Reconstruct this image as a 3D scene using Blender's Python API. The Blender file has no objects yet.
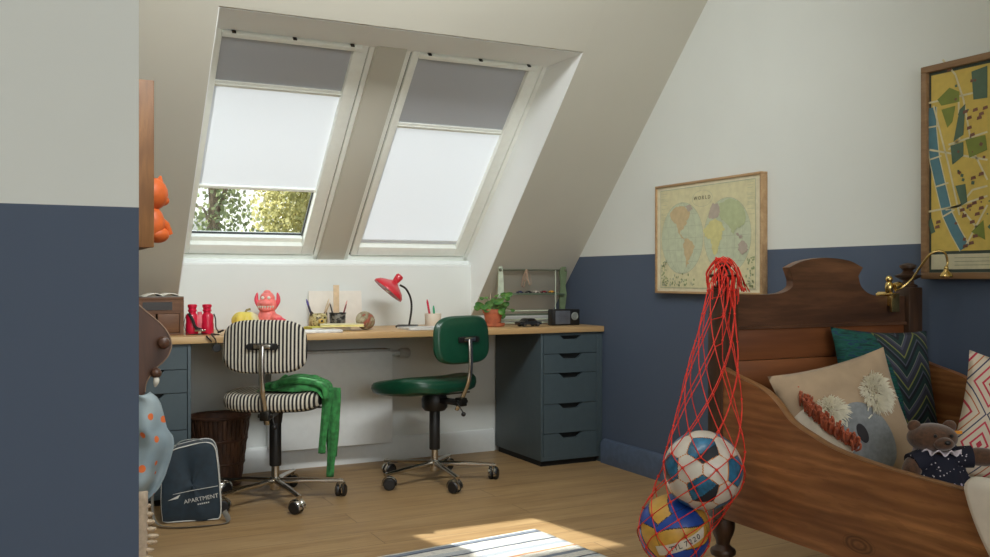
import bpy, bmesh, math, random
from mathutils import Vector, Matrix, noise as mnoise
random.seed(7)
PI = math.pi
SC = bpy.context.scene
COL = SC.collection
SC.view_settings.view_transform = 'Standard'
SC.view_settings.look = 'None'
SC.view_settings.gamma = 1
SC.view_settings.use_curve_mapping = False
SC.view_settings.exposure = 0.0
SC.cycles.use_denoising = True
SC.cycles.max_bounces = 10
SC.cycles.diffuse_bounces = 6
SC.cycles.transparent_max_bounces = 12
SC.cycles.sample_clamp_indirect = 6
SC.cycles.caustics_reflective = False
SC.cycles.caustics_refractive = False

# ---------------------------------------------------------------- camera geometry (metres, z up, +Y towards the roof windows)
FOC = 938.0; EYE = .985; YAW = math.radians(26.6)
cC, sC = math.cos(YAW), math.sin(YAW)
FWD = Vector((sC, cC, 0)); RGT = Vector((cC, -sC, 0)); UP = Vector((0, 0, 1))
def ray(x, y):
    u = (x-495)/FOC
    return Vector((sC+u*cC, cC-u*sC, -(y-278.5)/FOC))
def at(x, y, **k):
    r = ray(x, y)
    if 'X' in k: t = k['X']/r.x
    elif 'Y' in k: t = k['Y']/r.y
    elif 'z' in k: t = (k['z']-EYE)/r.z
    else: t = k['d']
    return r*t + Vector((0, 0, EYE))

cam = bpy.data.objects.new('camera', bpy.data.cameras.new('camera'))
COL.objects.link(cam); SC.camera = cam
cam.location = (0, 0, EYE); cam.rotation_euler = (PI/2, 0, -YAW)
cam.data.sensor_width = 36; cam.data.lens = FOC/990*36; cam.data.clip_start = .05

# ---------------------------------------------------------------- materials
def lin(c):
    return tuple(((v/255)/12.92 if v/255 <= .04045 else ((v/255+.055)/1.055)**2.4) for v in c)+(1,)
class NT:
    def __init__(s, name):
        s.m = bpy.data.materials.new(name); s.m.use_nodes = True
        s.t = s.m.node_tree; s.b = s.t.nodes['Principled BSDF']; s.out = s.t.nodes['Material Output']
    def n(s, ty, **k):
        nd = s.t.nodes.new(ty)
        for a, v in k.items(): setattr(nd, a, v)
        return nd
    def l(s, a, b): s.t.links.new(a, b)
    def put(s, sock, v):
        if isinstance(v, bpy.types.NodeSocket): s.l(v, sock)
        else: sock.default_value = v
    def math(s, op, a, b=0.0, c=None):
        nd = s.n('ShaderNodeMath', operation=op); s.put(nd.inputs[0], a); s.put(nd.inputs[1], b)
        if c is not None: s.put(nd.inputs[2], c)
        return nd.outputs[0]
    def coord(s, kind='Object', scale=(1, 1, 1), rot=(0, 0, 0)):
        tc = s.n('ShaderNodeTexCoord'); mp = s.n('ShaderNodeMapping')
        mp.inputs['Scale'].default_value = scale; mp.inputs['Rotation'].default_value = rot
        s.l(tc.outputs[kind], mp.inputs['Vector']); return mp.outputs[0]
    def xyz(s, v):
        nd = s.n('ShaderNodeSeparateXYZ'); s.l(v, nd.inputs[0]); return nd.outputs
    def noise(s, v, scale=5, detail=3, rough=.5, dist=0):
        nd = s.n('ShaderNodeTexNoise'); s.l(v, nd.inputs['Vector'])
        nd.inputs['Scale'].default_value = scale; nd.inputs['Detail'].default_value = detail
        nd.inputs['Roughness'].default_value = rough; nd.inputs['Distortion'].default_value = dist
        return nd.outputs[0]
    def ramp(s, f, stops, interp='LINEAR'):
        nd = s.n('ShaderNodeValToRGB'); s.put(nd.inputs[0], f); cr = nd.color_ramp; cr.interpolation = interp
        while len(cr.elements) < len(stops): cr.elements.new(.5)
        for e, (p, c) in zip(cr.elements, stops): e.position = p; e.color = lin(c)
        return nd.outputs[0]
    def mix(s, f, a, b, mode='MIX'):
        nd = s.n('ShaderNodeMix', data_type='RGBA', blend_type=mode)
        s.put(nd.inputs[0], f); s.put(nd.inputs[6], a); s.put(nd.inputs[7], b); return nd.outputs[2]
    def bump(s, h, strength=.2, dist=.002):
        nd = s.n('ShaderNodeBump'); nd.inputs['Strength'].default_value = strength; nd.inputs['Distance'].default_value = dist
        s.put(nd.inputs['Height'], h); s.l(nd.outputs[0], s.b.inputs['Normal'])
    def base(s, v): s.put(s.b.inputs['Base Color'], v)
    def rough(s, v): s.put(s.b.inputs['Roughness'], v)
_mc = {}
def mat(name, col, rough=.55, metal=0, var=.06, scale=30, bump=.05, sheen=0, coat=0):
    if name in _mc: return _mc[name]
    t = NT(name); v = t.coord()
    f = t.noise(v, scale, 3)
    a = tuple(max(0, c*(1-var)) for c in col); b = tuple(min(255, c*(1+var)) for c in col)
    t.base(t.ramp(f, [(.3, a), (.7, b)])); t.rough(rough); t.b.inputs['Metallic'].default_value = metal
    if bump: t.bump(f, bump, .001)
    if sheen: t.b.inputs['Sheen Weight'].default_value = sheen
    if coat: t.b.inputs['Coat Weight'].default_value = coat
    _mc[name] = t.m; return t.m
def wood(name, dark, light, along=0, grain=14, rough=.45, stretch=.08, coat=0, knots=False):
    if name in _mc: return _mc[name]
    t = NT(name); sc = [1, 1, 1]; sc[along] = stretch
    v = t.coord(scale=tuple(sc))
    f = t.noise(v, grain, 5, .6, 1.2); g = t.noise(v, grain*6, 3, .6)
    h = t.math('ADD', t.math('MULTIPLY', f, .75), t.math('MULTIPLY', g, .25))
    mid = tuple((a+b)/2 for a, b in zip(dark, light))
    c = t.ramp(h, [(.3, dark), (.5, mid), (.68, light)])
    if knots:
        w = t.n('ShaderNodeTexWave', wave_type='BANDS', bands_direction='Z'); t.l(t.coord(scale=tuple(sc)), w.inputs['Vector'])
        w.inputs['Scale'].default_value = 11; w.inputs['Distortion'].default_value = 12; w.inputs['Detail'].default_value = 3; w.inputs['Detail Scale'].default_value = .9
        c = t.mix(t.math('MULTIPLY', w.outputs[1], .5), c, lin(dark))
        ks = [2.2, 2.2, 2.2]; ks[along] = 1.1
        vo = t.n('ShaderNodeTexVoronoi'); t.l(t.coord(scale=tuple(ks)), vo.inputs['Vector']); vo.inputs['Scale'].default_value = 2.6
        kd = t.math('ADD', vo.outputs['Distance'], t.math('MULTIPLY', g, .03))
        ring = t.math('MULTIPLY', t.math('LESS_THAN', kd, .17), t.math('ADD', .35, t.math('MULTIPLY', t.math('SINE', t.math('MULTIPLY', kd, 150.0)), .3)))
        c = t.mix(ring, c, lin(tuple(x*.62 for x in dark)))
        fg = t.noise(v, grain*14, 2, .6)
        c = t.mix(t.math('MULTIPLY', t.math('GREATER_THAN', fg, .56), .22), c, lin(dark))
    t.base(c); t.rough(rough); t.bump(h, .15, .001)
    if coat: t.b.inputs['Coat Weight'].default_value = coat
    _mc[name] = t.m; return t.m

M = {}
def plaster(name, col):
    t = NT(name); v = t.coord(); f = t.noise(v, 3, 4); g = t.noise(v, 180, 2)
    t.base(t.ramp(f, [(.3, tuple(c*.985 for c in col)), (.7, col)])); t.rough(.75); t.bump(g, .06, .001); return t.m
M['white'] = plaster('white_wall_paint', (224, 228, 224))
M['ceil'] = plaster('ceiling_white_shade_toned', (200, 197, 184))  # same white paint, darkened so the slope's shade is in the colour
M['reveal'] = plaster('reveal_white_light_toned', (246, 249, 248))  # same white paint, lightened so the recess's brightness is in the colour
M['blue'] = plaster('slate_blue_wall_paint', (80, 93, 114))
M['bluebase'] = mat('slate_blue_gloss', (84, 97, 118), .35)
M['trim'] = mat('white_gloss_paint', (234, 238, 236), .35, var=.01)
M['frame'] = mat('window_frame_paint', (243, 246, 239), .3, var=.01)
M['seal'] = mat('window_seal', (52, 54, 50), .6)

def floor_mat():
    t = NT('oak_plank_floor'); v = t.coord()
    br = t.n('ShaderNodeTexBrick'); t.l(v, br.inputs['Vector'])
    br.offset = .37; br.inputs['Scale'].default_value = 1; br.inputs['Brick Width'].default_value = 1.9
    br.inputs['Row Height'].default_value = .165; br.inputs['Mortar Size'].default_value = .0014; br.inputs['Mortar Smooth'].default_value = 0
    br.inputs['Color1'].default_value = (.0, .0, .0, 1); br.inputs['Color2'].default_value = (1, 1, 1, 1); br.inputs['Mortar'].default_value = (.5, .5, .5, 1)
    # per-plank offset of the grain
    cmb = t.n('ShaderNodeVectorMath', operation='ADD'); mv = t.n('ShaderNodeVectorMath', operation='SCALE'); t.l(br.outputs['Color'], mv.inputs[0]); mv.inputs['Scale'].default_value = 3.1
    t.l(v, cmb.inputs[0]); t.l(mv.outputs[0], cmb.inputs[1])
    mp = t.n('ShaderNodeMapping'); mp.inputs['Scale'].default_value = (.12, 1, 1); t.l(cmb.outputs[0], mp.inputs['Vector'])
    f = t.noise(mp.outputs[0], 9, 6, .6, 1.6); g = t.noise(mp.outputs[0], 70, 3, .6)
    h = t.math('ADD', t.math('MULTIPLY', f, .75), t.math('MULTIPLY', g, .25))
    c = t.ramp(h, [(.28, (130, 98, 64)), (.46, (164, 132, 90)), (.7, (186, 156, 112))])
    c = t.mix(t.math('MULTIPLY', t.xyz(br.outputs['Color'])[0], .22), c, lin((152, 124, 92)))
    kn = t.noise(v, 2.3, 2, .5, .6)
    k2 = t.math('GREATER_THAN', kn, .74)
    c = t.mix(t.math('MULTIPLY', k2, .35), c, lin((84, 56, 34)))
    c = t.mix(t.math('MULTIPLY', br.outputs['Fac'], .7), c, lin((70, 50, 32)))
    t.base(c); t.rough(t.math('ADD', .36, t.math('MULTIPLY', f, .22)))
    t.bump(t.math('SUBTRACT', h, br.outputs['Fac']), .12, .001); return t.m
M['floor'] = floor_mat()

M['oak'] = wood('desk_oak', (176, 138, 92), (214, 180, 130), 0, 12, .4)
M['box_wood'] = wood('brown_box_wood', (84, 54, 34), (128, 88, 58), 0, 14, .5)
M['box_dark'] = mat('box_dark_panel', (34, 27, 22), .25)
M['shelf_pine'] = wood('orange_pine', (98, 62, 32), (146, 102, 58), 2, 7, .5, .12, knots=True)
M['bed_pine'] = wood('old_bed_pine', (108, 66, 37), (200, 138, 84), 1, 6, .42, .14, knots=True)
M['head_pine'] = wood('headboard_pine', (106, 60, 32), (148, 90, 52), 0, 6, .42, .1)
M['walnut'] = wood('dark_walnut_cap', (42, 25, 17), (132, 90, 62), 0, 6, .4, .16)
M['post'] = wood('bed_post_wood', (38, 25, 16), (92, 62, 40), 2, 9, .42, .15)
M['dark_panel'] = wood('scroll_board_wood', (68, 44, 32), (108, 72, 54), 2, 6, .42, .2)
M['basket'] = wood('basket_wood', (50, 32, 22), (104, 70, 48), 2, 22, .6, .15)
M['cabinet'] = mat('grey_green_cabinet', (72, 86, 92), .5, var=.02)
M['cabinet_in'] = mat('cavity_shade_dark', (28, 31, 33), .7)  # near-black, paints the shade inside the cabinet
M['chrome'] = mat('chrome_metal', (196, 192, 184), .2, 1, .02, bump=0)
M['black'] = mat('black_plastic', (26, 25, 25), .45)
M['dkmetal'] = mat('dark_metal', (60, 58, 54), .35, .9)
M['gap'] = mat('dark_gap', (18, 18, 18), .8)
M['brass'] = mat('polished_brass', (214, 186, 120), .22, 1, .03, bump=0)
M['paper'] = mat('white_paper', (226, 222, 210), .7, var=.02)
M['terracotta'] = mat('terracotta', (186, 104, 72), .75, var=.1)
M['soil'] = mat('dark_soil', (52, 38, 28), .9, var=.3, scale=90, bump=.5)
M['leaf'] = None

def leaf_mat(name, col, col2, trans=.4, scale=20):
    t = NT(name); v = t.coord(); f = t.noise(v, scale, 2)
    c = t.ramp(f, [(.35, col), (.65, col2)]); t.base(c); t.rough(.45)
    tr = t.n('ShaderNodeBsdfTranslucent'); t.l(c, tr.inputs[0])
    mx = t.n('ShaderNodeMixShader'); mx.inputs[0].default_value = trans
    t.l(t.b.outputs[0], mx.inputs[1]); t.l(tr.outputs[0], mx.inputs[2]); t.l(mx.outputs[0], t.out.inputs[0]); return t.m
M['leaf'] = leaf_mat('plant_leaf', (60, 120, 50), (120, 168, 78), .3)
M['willow'] = leaf_mat('willow_leaf', (158, 156, 100), (214, 206, 150), .5, 3)
M['birch'] = leaf_mat('greygreen_leaf', (112, 124, 88), (156, 164, 122), .5, 3)
M['bark'] = mat('tree_bark', (110, 98, 84), .9, var=.2)

def blind_mat(name, col, trans, dif):
    t = NT(name); v = t.coord(); f = t.noise(v, 300, 2)
    c = t.ramp(f, [(.3, tuple(x*.99 for x in col)), (.7, col)])
    d = t.n('ShaderNodeBsdfDiffuse'); tr = t.n('ShaderNodeBsdfTranslucent')
    t.l(c, d.inputs[0]); t.l(c, tr.inputs[0])
    mx = t.n('ShaderNodeMixShader'); mx.inputs[0].default_value = trans
    t.l(d.outputs[0], mx.inputs[1]); t.l(tr.outputs[0], mx.inputs[2]); t.l(mx.outputs[0], t.out.inputs[0]); return t.m
M['blind_white'] = blind_mat('white_pleated_blind', (228, 232, 238), .165, 0)
M['blind_grey'] = blind_mat('grey_blackout_blind', (192, 195, 200), .10, 0)
def glass_mat():
    t = NT('window_glass'); tr = t.n('ShaderNodeBsdfTransparent'); gl = t.n('ShaderNodeBsdfGlossy'); gl.inputs['Roughness'].default_value = .02
    tr.inputs[0].default_value = (.95, .97, .96, 1)
    fr = t.n('ShaderNodeLayerWeight'); fr.inputs[0].default_value = .5; fr_o = t.math('ADD', t.math('MULTIPLY', t.math('POWER', fr.outputs['Facing'], 5), .9), .02)
    mx = t.n('ShaderNodeMixShader'); t.l(fr_o, mx.inputs[0]); t.l(tr.outputs[0], mx.inputs[1]); t.l(gl.outputs[0], mx.inputs[2])
    t.l(mx.outputs[0], t.out.inputs[0]); return t.m
M['glass'] = glass_mat()

def fabric(name, col, var=.08, scale=60, rough=.85, weave=300, sheen=.2):
    if name in _mc: return _mc[name]
    t = NT(name); v = t.coord(); f = t.noise(v, scale, 3); w = t.noise(v, weave, 2)
    t.base(t.ramp(f, [(.3, tuple(c*(1-var) for c in col)), (.7, tuple(min(255, c*(1+var)) for c in col))]))
    t.rough(rough); t.bump(w, .35, .001); t.b.inputs['Sheen Weight'].default_value = sheen
    _mc[name] = t.m; return t.m
def stripe_mat():
    t = NT('black_white_stripe_fabric'); v = t.coord(); x = t.xyz(v)[0]
    f = t.math('FRACT', t.math('MULTIPLY', t.math('ADD', x, 5.0), 1/.0158))
    s = t.math('GREATER_THAN', f, .47)
    t.base(t.mix(s, lin((206, 200, 184)), lin((30, 27, 28)))); t.rough(.85); t.bump(t.noise(v, 400, 2), .3, .001); return t.m
M['stripe'] = stripe_mat()
M['green_vinyl'] = mat('dark_green_leather', (12, 66, 45), .36, var=.05, scale=60, bump=.06, coat=.15)
M['green_edge'] = mat('bright_green_piping', (40, 132, 84), .4)
M['green_knit'] = fabric('green_knit', (50, 118, 62), .22, 40, .95, 260, .05)

# ---------------------------------------------------------------- mesh helpers
def V(*a): return Vector(a)
class MB:
    def __init__(s): s.bm = bmesh.new()
    def box(s, x0, x1, y0, y1, z0, z1, bev=0, mi=0, mtx=None, seg=2):
        r = bmesh.ops.create_cube(s.bm, size=1)['verts']
        for v in r: v.co = Vector(((x0+x1)/2+v.co.x*(x1-x0), (y0+y1)/2+v.co.y*(y1-y0), (z0+z1)/2+v.co.z*(z1-z0)))
        fs = set(f for v in r for f in v.link_faces)
        if bev:
            es = list(set(e for v in r for e in v.link_edges))
            g = bmesh.ops.bevel(s.bm, geom=es, offset=bev, segments=seg, affect='EDGES', profile=.5)
            fs = set(g['faces']) | set(f for f in fs if f.is_valid)
            for f in list(fs):
                for v in f.verts: fs.update(v.link_faces)
        vs = set(v for f in fs for v in f.verts)
        for f in fs: f.material_index = mi
        if mtx is not None:
            for v in vs: v.co = mtx @ v.co
        return s
    def tube(s, pts, r, n=8, mi=0, closed=False, caps=True, flat=1.0, up=None):
        pts = [Vector(p) for p in pts]; N = len(pts)
        rs = r if isinstance(r, (list, tuple)) else [r]*N
        t0 = (pts[1]-pts[0]).normalized()
        nrm = up.copy() if up is not None else (V(0, 0, 1) if abs(t0.z) < .9 else V(1, 0, 0))
        rings = []
        for i, p in enumerate(pts):
            if closed: t = (pts[(i+1) % N]-pts[i-1])
            else: t = pts[min(i+1, N-1)]-pts[max(i-1, 0)]
            if t.length < 1e-9: t = t0
            t = t.normalized(); nrm = nrm-t*nrm.dot(t)
            if nrm.length < 1e-6: nrm = t.orthogonal()
            nrm.normalize(); b = t.cross(nrm)
            rings.append([s.bm.verts.new(p+nrm*math.cos(2*PI*k/n)*rs[i]*flat+b*math.sin(2*PI*k/n)*rs[i]) for k in range(n)])
        for i in range(N if closed else N-1):
            a, b2 = rings[i], rings[(i+1) % N]
            for k in range(n):
                f = s.bm.faces.new((a[k], a[(k+1) % n], b2[(k+1) % n], b2[k])); f.material_index = mi
        if caps and not closed:
            f = s.bm.faces.new(rings[0][::-1]); f.material_index = mi
            f = s.bm.faces.new(rings[-1]); f.material_index = mi
        return s
    def lathe(s, prof, n=28, mi=0, mtx=None, c=(0, 0, 0)):
        """prof: list of (r,z) from bottom to top"""
        rings = []; c = Vector(c)
        T = (lambda v: (mtx @ v)) if mtx is not None else (lambda v: v+c)
        for r, z in prof:
            if r < 1e-6: rings.append([s.bm.verts.new(T(V(0, 0, z)))])
            else: rings.append([s.bm.verts.new(T(V(r*math.cos(2*PI*k/n), r*math.sin(2*PI*k/n), z))) for k in range(n)])
        for a, b in zip(rings, rings[1:]):
            for k in range(n):
                k2 = (k+1) % n
                if len(a) == 1 and len(b) == 1: break
                if len(a) == 1: q = (a[0], b[k2], b[k])
                elif len(b) == 1: q = (a[k], a[k2], b[0])
                else: q = (a[k], a[k2], b[k2], b[k])
                f = s.bm.faces.new(q); f.material_index = mi
        for R, rev in ((rings[0], True), (rings[-1], False)):
            if len(R) > 1:
                f = s.bm.faces.new(R[::-1] if rev else R); f.material_index = mi
        return s
    def prism(s, poly, axis, a, b, mi=0, mtx=None):
        """poly: 2-D outline; axis: 'x' -> poly is (y,z); 'y' -> (x,z); 'z' -> (x,y)"""
        def mk(p, t):
            v = {'x': V(t, p[0], p[1]), 'y': V(p[0], t, p[1]), 'z': V(p[0], p[1], t)}[axis]
            return mtx @ v if mtx is not None else v
        A = [s.bm.verts.new(mk(p, a)) for p in poly]; B = [s.bm.verts.new(mk(p, b)) for p in poly]
        fs = [s.bm.faces.new(A), s.bm.faces.new(B[::-1])]
        for i in range(len(poly)):
            j = (i+1) % len(poly); fs.append(s.bm.faces.new((A[i], B[i], B[j], A[j])))
        for f in fs: f.material_index = mi
        return s
    def grid(s, fn, nu, nv, mi=0, closed_u=False, uv=False):
        g = [[s.bm.verts.new(fn(i/nu, j/nv)) for j in range(nv+1)] for i in range(nu if closed_u else nu+1)]
        L = s.bm.loops.layers.uv.verify() if uv else None
        for i in range(nu):
            for j in range(nv):
                i2 = (i+1) % nu if closed_u else i+1
                f = s.bm.faces.new((g[i][j], g[i2][j], g[i2][j+1], g[i][j+1]))
                f.material_index = mi(i, j) if callable(mi) else mi
                if uv:
                    for lp, (a, b) in zip(f.loops, ((i, j), (i+1, j), (i+1, j+1), (i, j+1))): lp[L].uv = (a/nu, b/nv)
        return g
    def sph(s, c, r, mi=0, u=16, v=10, mtx=None):
        """ellipsoid; r scalar or 3-vector"""
        r = Vector(r) if hasattr(r, '__len__') else V(r, r, r); c = Vector(c)
        vs = bmesh.ops.create_uvsphere(s.bm, u_segments=u, v_segments=v, radius=1)['verts']
        fs = set(f for x in vs for f in x.link_faces)
        for x in vs:
            p = V(x.co.x*r.x, x.co.y*r.y, x.co.z*r.z)
            if mtx is not None: p = mtx @ p
            x.co = p+c
        for f in fs: f.material_index = mi
        return s
    def build(s, name, mats, parent=None, angle=38, solid=0, weld=False):
        bm = s.bm
        if weld: bmesh.ops.remove_doubles(bm, verts=bm.verts, dist=1e-5)
        bmesh.ops.recalc_face_normals(bm, faces=bm.faces)
        ca = math.radians(angle)
        for f in bm.faces: f.smooth = True
        for e in bm.edges:
            e.smooth = not (len(e.link_faces) == 2 and e.calc_face_angle(0) > ca)
        me = bpy.data.meshes.new(name); bm.to_mesh(me); bm.free()
        for m in (mats if isinstance(mats, (list, tuple)) else [mats]): me.materials.append(m)
        o = bpy.data.objects.new(name, me); COL.objects.link(o)
        if parent is not None: o.parent = parent
        if solid:
            md = o.modifiers.new('thick', 'SOLIDIFY'); md.thickness = solid; md.offset = 0
        return o
def split_build(b, name, mats, parent=None, **k):
    bm = b.bm; left = set(bm.verts); out = []
    while left:
        st = [left.pop()]; isl = set(st)
        while st:
            v = st.pop()
            for e in v.link_edges:
                w = e.other_vert(v)
                if w in left: left.discard(w); isl.add(w); st.append(w)
        n = MB(); mp = {v: n.bm.verts.new(v.co) for v in sorted(isl, key=lambda v: v.index)}
        for f in {f for v in isl for f in v.link_faces}:
            g = n.bm.faces.new([mp[v] for v in f.verts]); g.material_index = f.material_index
        out.append(n.build(name, mats, parent, **k))
    bm.free(); return out
def tag(o, label=None, cat=None, group=None, kind=None):
    if label: o['label'] = label
    if cat: o['category'] = cat
    if group: o['group'] = group
    if kind: o['kind'] = kind
    return o
def thing(name, label, cat, loc=(0, 0, 0), rz=0, group=None):
    o = bpy.data.objects.new(name, None); COL.objects.link(o)
    o.location = loc; o.rotation_euler = (0, 0, rz); o.empty_display_size = .05
    return tag(o, label, cat, group)
def copy_tree(o, parent=None):
    c = o.copy(); COL.objects.link(c)
    if parent is not None: c.parent = parent
    for ch in list(o.children): copy_tree(ch, c)
    return c
def struct(o): o['kind'] = 'structure'; return o
def spline(pts, k=8):
    """Catmull-Rom through pts"""
    P = [Vector(p) for p in pts]; P = [P[0]*2-P[1]]+P+[P[-1]*2-P[-2]]; out = []
    for i in range(1, len(P)-2):
        for j in range(k):
            t = j/k; a, b, c, d = P[i-1:i+3]
            out.append(.5*((2*b)+(c-a)*t+(2*a-5*b+4*c-d)*t*t+(3*b-a-3*c+d)*t**3))
    out.append(P[-2]); return out
def spl2(pts, k=6):
    return [(p.x, p.y) for p in spline([V(a, b, 0) for a, b in pts], k)]
def axis_mtx(o, x, z):
    """matrix with origin o, local x ~ x, local z = z"""
    z = Vector(z).normalized(); x = Vector(x); x = (x-z*x.dot(z)).normalized(); y = z.cross(x)
    return Matrix(((x.x, y.x, z.x, o[0]), (x.y, y.y, z.y, o[1]), (x.z, y.z, z.z, o[2]), (0, 0, 0, 1)))
def text_mesh(name, body, size, m, parent, mtx, extrude=.0004, space=1.0):
    cu = bpy.data.curves.new(name, 'FONT'); cu.body = body; cu.size = size; cu.extrude = extrude
    cu.align_x = 'CENTER'; cu.align_y = 'CENTER'; cu.space_character = space
    tmp = bpy.data.objects.new('tmp', cu); COL.objects.link(tmp)
    bpy.context.view_layer.update()
    me = bpy.data.meshes.new_from_object(tmp.evaluated_get(bpy.context.evaluated_depsgraph_get()))
    bpy.data.objects.remove(tmp); bpy.data.curves.remove(cu)
    me.name = name; me.materials.clear(); me.materials.append(m)
    for v in me.vertices: v.co = mtx @ v.co
    o = bpy.data.objects.new(name, me); COL.objects.link(o); o.parent = parent; return o

# ================================================================ THE ROOM
XG = 2.785; YN = 4.82; SL = 1.037; ZP = 1.106
def ys(z): return 4.503-(z-1.104)/SL          # inner face of the roof slope
def yw(z): return 3.957-(z-2.018)/.985        # window plane, further out
RX0, RX1 = .652, 2.265
ZC = 2.9
b = MB(); b.box(-1.7, XG+.1, -2.3, YN+.3, -.12, 0); struct(b.build('floor', M['floor']))
# gable wall, painted in two colours
b = MB()
b.prism([(-2.3, 0), (YN+.02, 0), (YN+.02, ZP), (-2.3, ZP)], 'x', XG, XG+.12, 1)
b.prism([(-2.3, ZP), (YN+.02, ZP), (ys(ZC)+.6, ZC+.02), (-2.3, ZC+.02)], 'x', XG, XG+.12, 0)
struct(b.build('wall_right', [M['white'], M['blue']]))
# partition facing the camera on the left, two colours
b = MB()
b.box(-1.7, .173, 1.70, 1.82, 0, ZP, 0, 1); b.box(-1.7, .173, 1.70, 1.82, ZP, ZC+.02, 0, 0)
struct(b.build('wall_partition', [M['white'], M['blue']]))
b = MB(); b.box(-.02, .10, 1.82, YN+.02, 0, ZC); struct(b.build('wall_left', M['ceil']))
b = MB(); b.box(-.02, RX0, YN, YN+.4, 0, .80); b.box(RX0, RX1, YN, YN+.1, 0, 1.052); b.box(RX1, XG+.1, YN, YN+.4, 0, .80)
struct(b.build('wall_back', M['white']))
# sloping ceiling with the shared window recess
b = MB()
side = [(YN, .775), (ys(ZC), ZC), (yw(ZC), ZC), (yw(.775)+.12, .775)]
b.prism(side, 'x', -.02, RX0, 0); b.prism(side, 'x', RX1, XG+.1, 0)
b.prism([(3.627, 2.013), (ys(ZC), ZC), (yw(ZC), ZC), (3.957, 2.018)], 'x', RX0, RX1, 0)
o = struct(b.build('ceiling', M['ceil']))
# reveal lining of the recess
b = MB()
b.prism([(YN-.005, .775+.006), (3.627+.003, 2.010), (3.960, 2.013), (YN+.12, 1.07), (YN+.09, .78)], 'x', RX0, RX0+.004, 0)
b.prism([(YN-.005, .775+.006), (3.627+.003, 2.010), (3.960, 2.013), (YN+.12, 1.07), (YN+.09, .78)], 'x', RX1-.004, RX1, 0)
b.box(RX0, RX1, 3.640, 3.96, 2.009, 2.0128)
struct(b.build('trim_reveal', M['reveal']))
# flat ceiling and the south part of the room behind the camera
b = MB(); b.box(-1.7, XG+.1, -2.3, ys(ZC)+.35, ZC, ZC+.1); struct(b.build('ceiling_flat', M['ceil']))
b = MB(); b.box(-1.82, -1.7, -2.4, 1.82, 0, ZC); struct(b.build('wall_far_left', M['white']))
b = MB()   # wall behind the camera, its wide opening added for the rear fill light
b.box(-1.7, -1.2, -2.42, -2.3, 0, ZC); b.box(2.3, XG+.1, -2.42, -2.3, 0, ZC); b.box(-1.2, 2.3, -2.42, -2.3, 0, .8); b.box(-1.2, 2.3, -2.42, -2.3, 2.4, ZC)
struct(b.build('wall_front', M['white']))
b = MB()
for x in (-1.2, -.05, 1.1, 2.25): b.box(x, x+.05, -2.40, -2.33, .8, 2.4)
b.box(-1.2, 2.3, -2.40, -2.33, .8, .85); b.box(-1.2, 2.3, -2.40, -2.33, 2.35, 2.4)
struct(b.build('window_added_rear', M['frame']))  # unseen window frame, added to go with the rear fill light
# baseboards
b = MB(); b.prism([(YN, 0), (YN-.02, 0), (YN-.02, .105), (YN-.012, .12), (YN, .125)], 'x', .645, 2.40); struct(b.build('baseboard_back', M['trim']))
b = MB(); b.prism([(XG, 0), (XG-.03, 0), (XG-.03, .105), (XG-.018, .122), (XG, .127)], 'y', -2.3, 4.24); struct(b.build('baseboard_right', M['bluebase']))

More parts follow.
